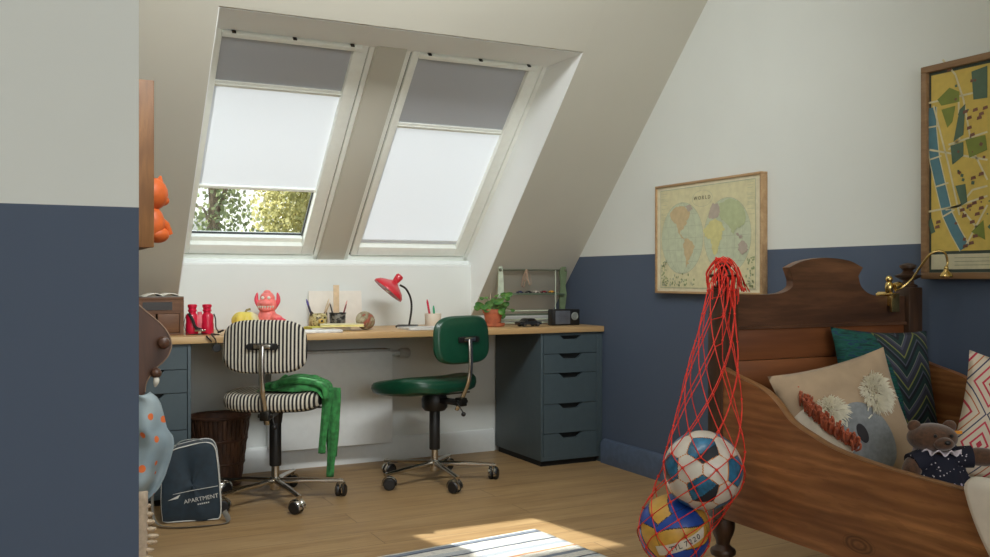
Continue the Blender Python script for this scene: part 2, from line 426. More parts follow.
# ================================================================ ROOF WINDOWS
wy = V(0, 1, -.985).normalized(); wn = V(0, .985, 1).normalized()    # down the slope, outwards
WO = V(0, 3.957, 2.018)
def wl(y): return (y-3.957)*math.sqrt(1+.985**2)                     # slope length for a given world Y
def wbox(b, x0, x1, ya, yb, n0, n1, mi=0, bev=0):
    m = Matrix(((1, 0, 0, 0), (0, wy.y, wn.y, WO.y), (0, wy.z, wn.z, WO.z), (0, 0, 0, 1)))
    b.box(x0, x1, wl(ya), wl(yb), n0, n1, bev, mi, m)
def roof_window(x0, x1, name, ygrey, ywhite):
    yt, yb = 3.952, 4.866
    b = MB()                                                         # fixed outer frame
    wbox(b, x0-.03, x0-.006, yt, yb+.05, -.012, .06, 0, .003); wbox(b, x1+.006, x1+.03, yt, yb+.05, -.012, .06, 0, .003)
    wbox(b, x0-.03, x1+.03, yb+.008, yb+.05, -.012, .06, 0, .003); wbox(b, x0-.03, x1+.03, yt-.03, yt-.003, 0.0, .06, 0, .003)
    w = struct(b.build(name, M['frame']))
    s = MB()                                                         # opening sash
    wbox(s, x0, x0+.036, yt, yb, -.018, .055, 0, .004); wbox(s, x1-.064, x1, yt, yb, -.018, .055, 0, .004)
    wbox(s, x0+.036, x1-.064, yb-.044, yb, -.018, .08, 0, .004); wbox(s, x0+.036, x1-.064, yb-.064, yb-.042, .010, .055, 0, .003)
    wbox(s, x0+.036, x1-.064, yt, yt+.016, -.004, .08, 0, .003)
    s.build('sash', M['frame'], w)
    g = MB(); wbox(g, x0-.006, x0, yt, yb, 0, .02); wbox(g, x1, x1+.006, yt, yb, 0, .02); wbox(g, x0, x1, yb, yb+.008, 0, .02)
    g.build('seal', M['seal'], w)
    h = MB(); wbox(h, x0+.03, x1-.03, yt+.004, yt+.020, -.035, -.012, 0, .003)
    bar = h.build('ventilation_bar', M['frame'], w)
    k = MB()
    for fx in (.08, .5, .92):
        X = x0+.03+(x1-x0-.06)*fx; wbox(k, X-.008, X+.008, yt+.0005, yt+.0045, -.034, -.016)
    k.build('bar_clip', M['dkmetal'], bar)
    p = MB(); wbox(p, x0+.03, x1-.058, yt+.012, yb-.060, .046, .052); p.build('pane', M['glass'], w)
    gk = MB(); wbox(gk, x0+.036, x0+.040, yt+.02, yb-.064, .03, .046); wbox(gk, x1-.069, x1-.064, yt+.02, yb-.064, .03, .046); wbox(gk, x0+.036, x1-.064, yb-.0665, yb-.064, .034, .046)
    gk.build('glazing_bead', M['seal'], w)
    # pleated blinds
    q = MB(); wbox(q, x0+.036, x1-.064, yt+.016, ygrey, .006, .009)
    q.build('blackout_blind', M['blind_grey'], w)
    q = MB(); wbox(q, x0+.036, x1-.064, ygrey, ygrey+.022, -.002, .014, 0, .003); wbox(q, x0+.036, x1-.064, ygrey+.010, ygrey+.014, -.006, -.001)
    q.build('blind_rail', M['frame'], w)
    q = MB(); L0, L1 = wl(ygrey+.022), wl(ywhite); n = 2*max(2, int((L1-L0)/.02)); pr = []
    for i in range(n+1):
        pr.append((L0+(L1-L0)*i/n, .007 if i % 2 else .0105))
    m = Matrix(((1, 0, 0, 0), (0, wy.y, wn.y, WO.y), (0, wy.z, wn.z, WO.z), (0, 0, 0, 1)))
    q.grid(lambda u, v: m @ V(x0+.036+(x1-.064-x0-.036)*v, pr[round(u*n)][0], pr[round(u*n)][1]), n, 1)
    q.build('pleated_blind', M['blind_white'], w, angle=80)
    if ywhite < yb-.1:
        q = MB(); wbox(q, x0+.036, x1-.064, ywhite, ywhite+.012, -.001, .014, 0, .002); q.build('blind_rail', M['frame'], w)
roof_window(.690, 1.355, 'window_1', 4.140, 4.560)
roof_window(1.562, 2.232, 'window_2', 4.243, 4.818)
# plaster beam between the windows, side linings, sill
b = MB()
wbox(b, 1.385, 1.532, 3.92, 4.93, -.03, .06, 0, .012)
struct(b.build('trim_mullion', M['ceil']))  # darkened white again: the beam's shade is put into its colour
b = MB()
wbox(b, RX0, .660, 3.93, 4.95, -.012, .06); wbox(b, 2.262, RX1+.01, 3.93, 4.95, -.02, .06)
wbox(b, RX0, RX1, 3.90, 3.925, .0, .06)
struct(b.build('trim_window_lining', M['trim']))
b = MB()
b.box(RX0, RX1, YN, YN+.14, 1.050, 1.066, .003); b.box(RX0, RX1, YN+.035, YN+.16, 1.064, 1.086, .003)
struct(b.build('trim_sill', M['trim']))

# ================================================================ OUTSIDE
def grass_mat():
    t = NT('lawn'); v = t.coord(); t.base(t.ramp(t.noise(v, 2, 4), [(.3, (70, 92, 44)), (.7, (128, 140, 76))])); t.rough(.9); return t.m
b = MB(); b.box(-25, 30, 5.6, 45, -3.1, -3.0); struct(b.build('ground_outside', grass_mat()))
b = MB(); b.box(-25, 30, -30, -2.6, -3.1, -3.0); struct(b.build('ground_behind', mat('pale_paving', (170, 165, 155), .9)))
def tree(label, x, y, h, rad, m, n_str, seed, low=.2, leaf=.035, drop=2.4, name='weeping_tree'):
    rnd = random.Random(seed)
    t = thing(name, label, 'tree', (x, y, -3), 0, 'trees outside the roof windows')
    b = MB(); b.tube([(0, 0, 0), (.05, .03, h*.35), (-.04, 0, h*.7), (0, .04, h)], [.16, .12, .08, .03], 10)
    for k in range(9):
        a = k*2.4; z = h*(.45+.05*k)
        b.tube(spline([(0, 0, z), (math.cos(a)*rad*.4, math.sin(a)*rad*.4, z+.6), (math.cos(a)*rad*.85, math.sin(a)*rad*.85, z+.7)], 4), [.02]*4+[.012]*5, 6)
    b.build('trunk', M['bark'], t)
    f = MB()
    for i in range(n_str):
        a = rnd.uniform(0, 2*PI); r = rad*math.sqrt(rnd.random()); px, py = r*math.cos(a), r*math.sin(a)
        zt = h*(low+.15)+(h*(1-low-.1))*math.sqrt(max(0, 1-(r/rad)**2))*rnd.uniform(.3, 1)
        L = rnd.uniform(.4, 1)*drop; n = int(L/(leaf*1.1))
        for j in range(n):
            z = zt-L*j/n; q = V(px+rnd.gauss(0, .05), py+rnd.gauss(0, .05), z)
            d = V(rnd.gauss(0, 1), rnd.gauss(0, 1), -1.2).normalized(); s = d.cross(V(rnd.gauss(0, 1), rnd.gauss(0, 1), rnd.gauss(0, 1))).normalized()
            l2 = leaf*rnd.uniform(.7, 1.4); w2 = l2*.4
            f.bm.faces.new([f.bm.verts.new(q+w) for w in (V(0, 0, 0), d*l2*.5+s*w2, d*l2, d*l2*.5-s*w2)])
    f.build('foliage', m, t)
TG = 'trees outside the roof windows'
tree('grey-green tree outside the left part of the open roof window', 1.56, 8.8, 5.3, .52, M['birch'], 600, 3, leaf=.045, drop=1.5, name='birch_tree')
tree('yellow-green weeping tree filling the right part of the open roof window', 3.30, 10.4, 7.2, 1.22, M['willow'], 2600, 4, leaf=.048, drop=2.8)
tree('yellow-green weeping tree farther off outside the roof window', 6.4, 14.0, 7.5, 1.7, M['willow'], 400, 5, leaf=.08, drop=2.6)
hs = thing('garden_house', 'pale grey-green house with a low roof behind the trees outside', 'house', (1.6, 19, -3))
b = MB(); b.box(-2.6, 1.9, 0, 5, 0, 4.6); b.build('wall', mat('grey_green_render', (128, 140, 128), .9), hs)
b = MB(); b.prism([(-.3, 4.6), (5.3, 4.6), (2.5, 5.35)], 'x', -2.8, 2.1); b.build('roof', mat('grey_roof', (112, 112, 108), .9), hs)
b = MB()
for x in (-1.8, -.2): b.box(x, x+.9, -.03, 0, 3.0, 4.3)
split_build(b, 'window', mat('dim_window_glass', (60, 66, 70), .2), hs)

# ================================================================ DESK
D0, D1, DT = 4.245, YN-.004, .73
b = MB(); b.box(.105, XG-.002, D0, D1, DT-.03, DT, .003)
tag(b.build('worktop', M['oak']), 'long light oak worktop running along the wall under the roof windows', 'desk')
def cabinet(x0, label):
    c = thing('drawer_unit', label, 'drawer unit', (x0, D0+.018, 0), 0, 'drawer units under the worktop')
    w, d, h = .36, .53, DT-.032
    b = MB(); b.box(0, .014, 0, d, .03, h, .001); b.box(w-.014, w, 0, d, .03, h, .001); b.box(.014, w-.014, d-.01, d, .03, h)
    b.box(.014, w-.014, .0, d-.01, h-.014, h); b.box(.014, w-.014, 0, d-.01, .03, .05); b.build('body', M['cabinet'], c)
    b = MB(); b.box(.010, w-.010, .02, d-.02, 0, .03); b.build('plinth', M['gap'], c)
    b = MB(); b.box(.016, w-.016, .025, d-.02, .052, h-.016); b.build('drawer_cavity_shade', M['cabinet_in'], c)  # dark block painted as the shade behind the drawer notches
    zs = [(.590, .690), (.488, .587), (.327, .485), (.172, .324), (.044, .169)]
    for z0, z1 in zs:
        m = w/2; p = [(.017, z0), (w-.017, z0), (w-.017, z1), (m+.072, z1), (m+.046, z1-.022), (m+.036, z1-.026), (m-.036, z1-.026), (m-.046, z1-.022), (m-.072, z1), (.017, z1)]
        q = MB(); q.prism(p, 'y', .001, .019); q.build('drawer', M['cabinet'], c)
    return c
cb_ = cabinet(2.403, 'grey-green five-drawer unit under the right end of the worktop by the blue wall')
cabinet(.288, 'grey-green drawer unit under the left end of the worktop, half hidden by the partition')

b = MB(); b.box(.362, .379, 0, .56, 0, DT-.032, .001); b.build('filler_panel', M['cabinet'], cb_)
# radiator
r = thing('radiator', 'white flat panel radiator on the wall under the worktop', 'radiator', (0, 0, 0))
b = MB(); b.box(1.10, 1.745, 4.70, 4.715, .115, .60, .004); b.box(1.10, 1.745, 4.775, 4.785, .115, .60, .003); b.build('front_panel', M['trim'], r)
b = MB(); b.box(1.11, 1.735, 4.705, 4.785, .595, .612, .003)
for k in range(20): b.box(1.13+k*.03, 1.133+k*.03, 4.715, 4.775, .13, .6)
b.build('top_grille', mat('radiator_grille', (190, 192, 188), .4), r)
b = MB(); b.tube([(1.74, 4.745, .585), (1.80, 4.745, .585)], .013, 12); b.tube([(1.785, 4.745, .585), (1.785, 4.81, .585), (1.785, 4.824, .585)], .009, 10); b.build('pipe', M['trim'], r)
b = MB(); m = axis_mtx((1.80, 4.745, .585), (0, 1, 0), (1, 0, 0)); b.lathe([(.0, 0), (.022, 0), (.026, .01), (.026, .05), (.02, .058), (0, .06)], 20, 0, m)
b.build('thermostat_valve', mat('valve_plastic', (196, 196, 190), .4), r)
b = MB(); b.box(1.2, 1.24, 4.785, YN, .2, .5); b.box(1.6, 1.64, 4.785, YN, .2, .5); split_build(b, 'wall_bracket', M['trim'], r)

# ================================================================ OFFICE CHAIRS (local +Y is the front)
def sup(a, n): return math.copysign(abs(a)**(2/n), a)
def caster_parts(base, ang, R, k):
    ca, sa = math.cos(ang), math.sin(ang); p = V(ca*R, sa*R, 0); hd = ang+[2.2, -.4, 1.2, 2.8, .9][k]
    ax = V(math.cos(hd), math.sin(hd), 0); c = p+V(0, 0, .0275)+V(-ax.y, ax.x, 0)*.012
    b = MB()
    for sgn in (-1, 1):
        m = axis_mtx(c+ax*(.003*sgn), (0, 0, 1), ax*sgn); b.lathe([(0, 0), (.025, 0), (.0275, .004), (.0275, .015), (.022, .02), (0, .021)], 20, 0, m)
    w = b.build('caster', M['black'], base)
    b = MB(); b.tube([p+V(0, 0, .035), p+V(0, 0, .082)], .006, 10)
    arc = [c+V(-ax.y, ax.x, 0)*.0305*math.cos(t)+V(0, 0, .0305*math.sin(t)) for t in [math.radians(x) for x in range(-10, 191, 20)]]
    for q in (-1, 1): b.tube([a+ax*(.014*q) for a in arc], .0085, 6, flat=.28)
    b.build('caster_cover', M['chrome'], w)
def office_chair(label, loc, rz, kind, angs):
    ch = thing('office_chair', label, 'office chair', loc, rz, 'office chairs at the desk')
    R = .285
    for k, a in enumerate(angs):
        al = math.radians(a)-rz
        d = V(math.cos(al), math.sin(al), 0)
        b = MB(); b.tube([d*.02+V(0, 0, .088), d*.15+V(0, 0, .083), d*(R+.012)+V(0, 0, .072)], [.017, .0145, .011], 10, flat=.75); b.build('base_arm', M['chrome'], ch)
        caster_parts(ch, al, R, k)
    b = MB(); b.lathe([(.0, .05), (.022, .05), (.026, .058), (.026, .10), (.021, .106), (.0175, .106), (.0175, .20), (0, .2)], 20); b.build('column', M['chrome'], ch)
    b = MB(); b.lathe([(0, .155), (.024, .155), (.026, .16), (.026, .345), (.023, .35), (0, .35)], 20); b.build('column_sleeve', M['black'], ch)
    b = MB(); b.lathe([(0, .34), (.05, .345), (.062, .36), (.064, .40), (.055, .425), (0, .425)] if kind == 'green' else [(0, .34), (.028, .345), (.034, .39), (.055, .425), (0, .425)], 24)
    b.box(-.022, .022, -.20, .02, .385, .41, .004); b.build('mechanism', M['black'], ch)
    # seat
    sw, sd = (.215, .205) if kind != 'green' else (.232, .225)
    def seat(u, v):
        t = 2*PI*u; x = sup(math.cos(t), 3.2); y = sup(math.sin(t), 3.0)
        # v: 0 underside centre -> 1 top centre
        prof = [(0, -.035), (.6, -.037), (.90, -.034), (.975, -.022), (1, 0.0), (.99, .018), (.95, .031), (.85, .037), (.6, .036), (.3, .033), (0, .032)]
        q = v*(len(prof)-1); i = min(int(q), len(prof)-2); f = q-i; rr = prof[i][0]*(1-f)+prof[i+1][0]*f; zz = prof[i][1]*(1-f)+prof[i+1][1]*f
        X, Y = x*rr*sw, y*rr*sd
        yo = .078 if kind == 'green' else .01
        if kind == 'green':
            xx, yy = X/sw, Y/sd
            zz = zz*(1-.25*max(0, yy))+.026*math.exp(-((yy+.35)/.45)**2)*(abs(xx)**1.5)*(1 if zz > 0 else .3)+.018*math.exp(-((yy+.8)/.3)**2)-.012*yy*yy*(yy > 0)
            zz += .02*max(0, 1-abs(xx)*1.6)*math.exp(-((yy-.1)/.5)**2)*.6
        else: zz -= .006*(Y/sd)**2
        return V(X, Y+yo, .455+zz)
    b = MB(); b.grid(seat, 56, 40, 0, True); b.build('seat', M['stripe' if kind == 'stripe' else 'green_vinyl'], ch, weld=True)
    if kind == 'stripe':
        b = MB(); b.grid(lambda u, v: V(sup(math.cos(2*PI*u), 3.2)*sw*(.93 if v < .5 else .88), sup(math.sin(2*PI*u), 3)*sd*(.93 if v < .5 else .88)+.01, .425-.012*v), 48, 1, 0, True)
        b.build('seat_pan', M['black'], ch)
    # backrest: curved pad
    bw, bh, bz, by = .178, .113, .697, -.205
    def back(u, v):
        t = 2*PI*u; a = sup(math.cos(t), 3.8); c = sup(math.sin(t), 3.5)
        prof = [(0, -.022), (.7, -.021), (.93, -.016), (1, -.003), (1, .007), (.95, .017), (.75, .023), (0, .024)]
        q = v*(len(prof)-1); i = min(int(q), len(prof)-2); f = q-i; rr = prof[i][0]*(1-f)+prof[i+1][0]*f; th = prof[i][1]*(1-f)+prof[i+1][1]*f
        x = a*rr*bw*(1+.02*(-c*rr)); z = c*rr*bh
        return V(x, by+th+.55*x*x+.05*z, bz+z)
    b = MB(); b.grid(back, 56, 28, lambda i, j: (0 if (j < 16 or kind != 'green') else 1), True)
    bk = b.build('backrest', [M['stripe'], M['stripe']] if kind == 'stripe' else [M['green_vinyl'], M['green_edge']], ch, weld=True)
    # rear bracket and bent support bar
    b = MB(); b.box(-.062, .062, by-.030, by-.020, bz-.012, bz+.016, .004); b.tube([(-.055, by-.03, bz+.002), (-.055, by-.036, bz+.002)], .013, 12); b.tube([(.055, by-.03, bz+.002), (.055, by-.036, bz+.002)], .013, 12)
    b.build('bracket', M['black'], ch)
    b = MB(); b.box(-.036, .036, by-.042, by-.032, bz-.006, bz+.012, .003)
    bar = spline([(0, by-.038, bz+.004), (0, by-.042, bz-.05), (0, by-.042, bz-.13), (0, by-.028, bz-.20), (0, by+.01, bz-.27), (0, by+.05, bz-.335)], 6)
    b.tube(bar, .0125, 12, flat=.62, up=V(0, 1, 0)); b.build('support_bar', M['chrome'], ch)
    b = MB(); b.box(-.02, .02, by+.0, by+.045, bz-.315, bz-.275, .005); b.tube([(-.03, by+.02, bz-.295), (.035, by+.02, bz-.295)], .009, 10); b.build('clamp', M['dkmetal'], ch)
    b = MB(); b.tube([(.03, by+.02, bz-.295), (.045, by-.005, bz-.335)] if kind != 'green' else [(-.03, by+.02, bz-.295), (-.035, by-.03, bz-.34)], .003, 8)
    b.sph((.045, by-.005, bz-.34) if kind != 'green' else (-.035, by-.03, bz-.345), .011); b.build('clamp_knob', M['black'], ch)
    b = MB(); b.tube([(.06, .0, .415), (.21, -.03, .418)], .004, 8); b.build('height_lever', M['dkmetal'], ch)
    return ch
office_chair('swivel chair with black and white striped seat and back, seen from behind', (.993, 4.16, 0), -YAW, 'stripe', (-84, -12, 60, 132, 204))
office_chair('swivel chair with glossy dark green seat and back and chrome bar', (1.78, 4.21, 0), math.radians(20), 'green', (-92, -20, 52, 124, 196))

# green scarf over the striped seat
def scarf():
    b = MB()
    C = V(1.0, 4.16, 0); f = FWD; r = RGT
    def P(a, q, z): return C+r*a+f*q+V(0, 0, z)
    seat_z = .496
    # lumpy pile of folds on the seat
    def pile(u, v):
        a = -.06+.285*u; q = -.12+.20*v
        env = math.sin(PI*min(1, max(0, v)))**.6*min(1, u*3.0+.05)
        fold = .5+.5*math.sin(v*19+u*5+2*math.sin(u*7)); n2 = mnoise.noise(V(u*5, v*5, 3))
        z = seat_z+.002+env*(.016+.020*fold+.022*n2+.028*math.exp(-((u-.62)/.3)**2))
        if u > .86: z -= (u-.86)**2*2.2
        wob = .018*mnoise.noise(V(u*3, v*4, 9))
        return P(a+wob, q+.02*math.sin(u*9), max(z, seat_z-.03))
    b.grid(pile, 60, 44)
    # second ridge of cloth coiled on top
    for k, (q0, am) in enumerate(((-.06, .026), (-.02, .032), (.03, .03), (-.095, .02))):
        b.tube(spline([P(-.05+.02*k, q0-.02, seat_z+.014), P(.02, q0+.02, seat_z+.030), P(.09, q0-.01, seat_z+.040+am*.3), P(.16, q0+.015, seat_z+.038), P(.222, q0, seat_z+.018), P(.236, q0, seat_z-.03)], 7), [.006, .010]+[.017]*22+[.014]*12, 10, flat=.75)
    # hanging folds
    def hang(a0, q0, wid, z0, z1, ph):
        def fn(u, v):
            z = z0+(z1-z0)*v; w = wid*(1-.30*v+.12*math.sin(v*4+ph)); t = u*2*PI
            return P(a0+.014*math.sin(2*v+ph)+w*math.cos(t)*(1+.14*math.sin(5*t+v*5)), q0+w*.55*math.sin(t)*(1+.25*math.sin(4*t+ph)), z)
        b.grid(fn, 40, 30, 0, True)
        b.bm.verts.ensure_lookup_table()
    hang(.238, -.03, .030, .50, .20, 0); hang(.247, -.05, .024, .505, .115, 1.3); hang(.224, -.065, .020, .49, .22, 2.2)
    tag(b.build('scarf', M['green_knit'], angle=70, solid=.003), 'green knitted scarf heaped on the striped chair, hanging down its right side', 'scarf')
scarf()

# ================================================================ BASKET, BAG
wb = thing('waste_basket', 'brown woven waste basket standing on the floor behind the dark bag', 'waste basket', (.83, 4.60, 0))
b = MB(); N = 40; R0, R1, H = .098, .140, .335
for k in range(N):
    a = 2*PI*k/N; ca, sa = math.cos(a), math.sin(a); w = .0098
    def pt(r, t, z): return V(r*ca-t*sa, r*sa+t*ca, z)
    pts = []
    for i in range(7):
        t = i/6; r = R0+(R1-R0)*t+(.0025 if (i+k) % 2 else -.0025); pts.append(pt(r, 0, .012+(H-.02)*t))
    b.tube(spline(pts, 3), w, 6, flat=.3, up=V(ca, sa, 0))
b.build('staves', M['basket'], wb)
b = MB()
for z, t in ((.012, 0), (H*.33, .33), (H*.66, .66), (H-.006, 1)):
    R = R0+(R1-R0)*t; b.tube([(math.cos(a*PI/20)*R, math.sin(a*PI/20)*R, z) for a in range(40)], .0075, 8, closed=True)
b.lathe([(0, .004), (R0, .004), (R0, .012), (0, .012)], 30); b.lathe([(R0-.008, .01), (R1-.010, H-.01), (R1-.013, H-.01), (R0-.011, .012)], 40)
b.build('hoops', mat('basket_rim', (78, 50, 34), .6, var=.15), wb)

bag_c = V(.612, 3.985, 0)
bag = thing('shoulder_bag', 'dark teal bag with white piping and strap on the floor by the basket', 'bag', bag_c, -YAW+math.radians(16))
def bag_outline(s=1.0):
    return spl2([(-.112*s, .012), (-.118*s, .10), (-.110*s, .22), (-.085*s, .285), (-.03*s, .305), (.05*s, .318), (.085*s, .30), (.098*s, .24), (.108*s, .12), (.108*s, .015), (.06*s, .004), (.0, .003), (-.08*s, .004), (-.112*s, .012)], 5)
teal = fabric('dark_teal_canvas', (26, 44, 56), .1, 40, .7)
pip = mat('white_piping', (206, 206, 200), .5)
ol = bag_outline()
b = MB()
def bagf(u, v):
    i = u*(len(ol)-1); i0 = int(i) % len(ol); x, z = ol[i0]
    k = [(0, .050), (.9, .052), (1, .046), (1.02, 0), (1, -.046), (.9, -.052), (0, -.05)]
    q = v*6; j = min(int(q), 5); f = q-j; s = k[j][0]*(1-f)+k[j+1][0]*f; y = k[j][1]*(1-f)+k[j+1][1]*f
    cx, cz = 0, .15
    return V(cx+(x-cx)*s, y+.10*max(0, z-.1)*.5-.004*math.sin(x*40), max(.003, cz+(z-cz)*s))
b.grid(lambda u, v: bagf(u*(len(ol)-1)/len(ol)*len(ol)/(len(ol)-1), v), len(ol)-1, 18)
b.build('body', teal, bag, weld=True, angle=50)
def lean(z): return .10*max(0, z-.1)*.5
b = MB(); b.tube([(x*1.0, -.047+lean(z), max(.006, z)) for x, z in ol], .0026, 6); b.tube([(x, .047+lean(z), max(.006, z)) for x, z in ol], .0026, 6); b.build('piping', pip, bag)
b = MB(); b.tube([(-.09, -.054, .115), (0, -.056, .13), (.10, -.053, .142)], .0012, 6); b.tube([(-.118, -.03, .14), (-.119, .0, .135), (-.118, .035, .14)], .004, 6); b.build('zipper', pip, bag)
m = Matrix.Translation(V(.035, -.0555, .094)) @ Matrix.Rotation(math.radians(8), 4, 'Y').inverted() @ Matrix.Rotation(PI/2, 4, 'X')
text_mesh('lettering', 'APARTMENT', .0235, pip, bag, m)
m2 = Matrix.Translation(V(.045, -.0555, .075)) @ Matrix.Rotation(math.radians(8), 4, 'Y').inverted() @ Matrix.Rotation(PI/2, 4, 'X')
b = MB()
for k in range(6): b.box(-.024+k*.008, -.019+k*.008, -.002, .0035, 0, .0006, 0, 0, m2)
b.prism([(-.062-.03, .094), (-.055-.02, .102), (-.03-.015, .116), (-.040-.015, .100), (-.06-.02, .096)], 'y', -.0565, -.0545); split_build(b, 'emblem', pip, bag)
b = MB(); sp = spline([(-.075, .02, .29), (-.115, -.01, .31), (-.14, -.04, .22), (-.15, -.07, .10), (-.135, -.09, .02), (-.07, -.13, .006), (.03, -.14, .005), (.135, -.11, .005), (.125, -.06, .04)], 8)
b.tube(sp, .011, 8, flat=.16, up=V(0, 1, .2)); b.build('strap', mat('grey_strap', (120, 116, 108), .6), bag)
b = MB(); b.tube(spline([(-.085, .01, .27), (-.05, .0, .318), (.02, .005, .325), (.07, .01, .30)], 6), .006, 8, flat=.4); b.build('handle', mat('pale_handle', (170, 176, 172), .5), bag)

# ================================================================ LEFT SIDE: wall shelf, toy, carved board, cloth, throw
sh = thing('wall_shelf', 'pine wall shelf with a broad side board on the left wall beside the partition', 'shelf', (.10, 3.2, 1.085))
b = MB(); b.box(0, .272, 0, .022, 0, .54, .003); b.build('side_board', M['shelf_pine'], sh)
b = MB(); b.box(0, .272, .5, .522, 0, .54, .003); b.build('side_board', M['shelf_pine'], sh)
for z in (.0, .27):
    b = MB(); b.box(0, .262, .022, .5, z, z+.018, .001); b.build('shelf_board', M['shelf_pine'], sh)
orange = mat('orange_rubber', (208, 98, 40), .5, var=.05, coat=.05)
cat = thing('toy_figure', 'orange cat toy sitting on the pine wall shelf, peeking past its side', 'toy', (.374, 3.285, 1.103), .9)
b = MB()
b.sph((0, 0, .062), (.042, .042, .060)); b.sph((.016, -.012, .028), (.043, .036, .028)); b.sph((.004, 0, .162), (.058, .048, .055)); b.sph((.032, -.02, .142), (.024, .022, .018))
b.tube([(.0, -.005, .09), (.036, -.03, .06), (.050, -.035, .03)], [.018, .014, .012], 8)
b.tube([(.0, .01, .10), (.0, .01, .13)], .03, 10)
b.build('body', orange, cat, angle=60)
b = MB()
for sx in (-.034, .040):
    b.lathe([(.020, 0), (.014, .018), (.004, .040), (0, .043)], 8, 0, axis_mtx((sx, 0, .188), (1, 0, 0), (.35 if sx > 0 else -.3, 0, 1)))
split_build(b, 'ear', orange, cat)

cb = thing('scrolled_board', 'dark brown scroll-edged wooden board with round knobs by the left wall', 'wooden board', (0, 3.2, 0))
prof = [at(x, y, Y=3.2) for x, y in ((139, 305), (148, 313), (160, 323), (168, 333), (171.5, 344), (169, 354), (163, 362), (156, 368), (150, 376), (146, 384), (145, 392))]
poly = [(.102, prof[0].z+.05)]+spl2([(p.x, p.z) for p in prof], 5)+[(.325, .4), (.315, 0.0), (.102, 0.0)]
b = MB(); b.prism(poly, 'y', 0, .028); b.build('board', M['dark_panel'], cb)
b = MB(); b.tube([V(x, -.001, z) for x, z in poly[1:-3]], .002, 6); b.build('edge_highlight', mat('lit_edge_tone', (150, 122, 100), .4), cb)  # pale strip painting the light caught along the board's edge
for (x, y), R in (((162, 342), .020), ((154.5, 372), .017)):
    p = at(x, y, Y=3.2); b = MB(); m = axis_mtx((p.x, 0, p.z), (1, 0, 0), (0, -1, 0)); b.lathe([(R*.7, 0), (R*.5, .012), (R*.6, .018), (R, .03), (R*1.02, .04), (R*.8, .052), (R*.3, .058), (0, .059)], 20, 0, m); b.build('knob', M['dark_panel'], cb)
b = MB(); p = at(155, 383, Y=3.16)
b.tube(spline([(p.x, p.y, p.z+.035), (p.x+.004, p.y-.005, p.z+.01), (p.x, p.y, p.z-.012)], 4), [.003, .004, .006, .008, .009, .009, .008, .006, .003], 8)
tag(b.build('tag', M['paper']), 'small white tag hanging from the lower knob of the scrolled board', 'tag')

def dots_mat():
    t = NT('blue_fabric_orange_dots'); v = t.coord(); f = t.noise(v, 6, 3)
    vo = t.n('ShaderNodeTexVoronoi'); vo.inputs['Scale'].default_value = 21; vo.inputs['Randomness'].default_value = .8; t.l(v, vo.inputs['Vector'])
    c = t.ramp(f, [(.3, (128, 147, 158)), (.7, (172, 187, 192))])
    t.base(t.mix(t.math('LESS_THAN', vo.outputs['Distance'], .25), c, lin((222, 112, 56)))); t.rough(.8); return t.m
cl = MB()
edge = [(392, 151), (397, 158), (404, 162), (415, 165), (428, 168), (436, 174), (445, 175), (460, 171), (475, 166), (488, 160), (497, 152), (500, 148)]
def edge_x(y):
    for (a, xa), (b2, xb) in zip(edge, edge[1:]):
        if a <= y <= b2: return xa+(xb-xa)*(y-a)/(b2-a)
    return edge[-1][1]
def clothf(u, v):
    y = 392+108*v; pr = at(edge_x(y), y, Y=3.08); x = .14+(pr.x-.14)*u
    return V(x, 3.10+.028*math.sin(u*13+v*2.5)+.03*mnoise.noise(V(u*4, v*3, 1))-.03*math.sin(PI*v)*u, pr.z-.008*math.sin(u*9))
cl.grid(clothf, 46, 40)
tag(cl.build('hanging_cloth', dots_mat(), angle=80, solid=.003), 'light blue cloth with orange dots hanging from the scrolled board', 'cloth')
th = thing('fringed_throw', 'cream throw with looped tassels hanging down beside the partition', 'throw', (0, 0, 0))
b = MB(); p0 = at(147, 497, Y=2.95); p1 = at(147, 556, Y=2.95)
b.grid(lambda u, v: V(.13+(p0.x-.13)*u, 2.95+.012*math.sin(u*12+v), p0.z+.02+(.04-p0.z-.02)*v), 20, 14)
b.build('cloth', fabric('cream_wool', (190, 172, 150)), th, solid=.008)
for k, (y, x) in enumerate(((505.5, 147), (514, 149.5), (521.5, 150.5), (529, 152), (536, 154.5), (542, 153), (550, 150), (558, 149))):
    b = MB(); a = at(143, y+1, Y=2.95); c2 = at(x, y, Y=2.95)
    b.tube(spline([a, (a+c2)/2+V(0, -.004, .002), c2, c2+V(.003, -.003, -.006)], 4), [.004]*4+[.007]*5+[.010, .011, .010, .006], 8)
    b.build('tassel', fabric('cream_tassel', (206, 186, 160)), th)

# ================================================================ THINGS ON THE WORKTOP
ZD = DT
bx = thing('wooden_box', 'small brown wooden cabinet box at the left end of the worktop', 'box', (.408, 4.40, ZD))
W, Hh = .230, .172
b = MB(); b.box(0, W, 0, .012+.13, Hh-.012, Hh, .002); b.box(0, W, 0, .142, 0, .010, .001); b.box(0, .012, 0, .142, .01, Hh-.012); b.box(W-.016, W, 0, .142, .01, Hh-.012); b.box(.012, W-.016, .13, .142, .01, Hh-.012); b.box(.012, W-.016, .004, .13, .098, .106); b.box(.012, W-.016, .002, .012, .106, Hh-.012)
b.build('body', M['box_wood'], bx)
b = MB(); b.box(.055, W-.05, -.001, .003, .114, .150); b.build('display_window', M['box_dark'], bx)
for x0 in (.016, .118):
    b = MB(); b.box(x0, x0+.094, .001, .010, .012, .096, .002); dr = b.build('door', M['box_wood'], bx)
bk = thing('open_book', 'open white book lying on the brown wooden box', 'book', (.545, 4.465, ZD+.172), .1)
b = MB()
for sx in (-1, 1):
    b.grid(lambda u, v: V(sx*.085*u, -.055+.11*v, .004+.014*math.sin(PI*min(1, u*1.15))**.8*(1-u*.4)), 14, 4)
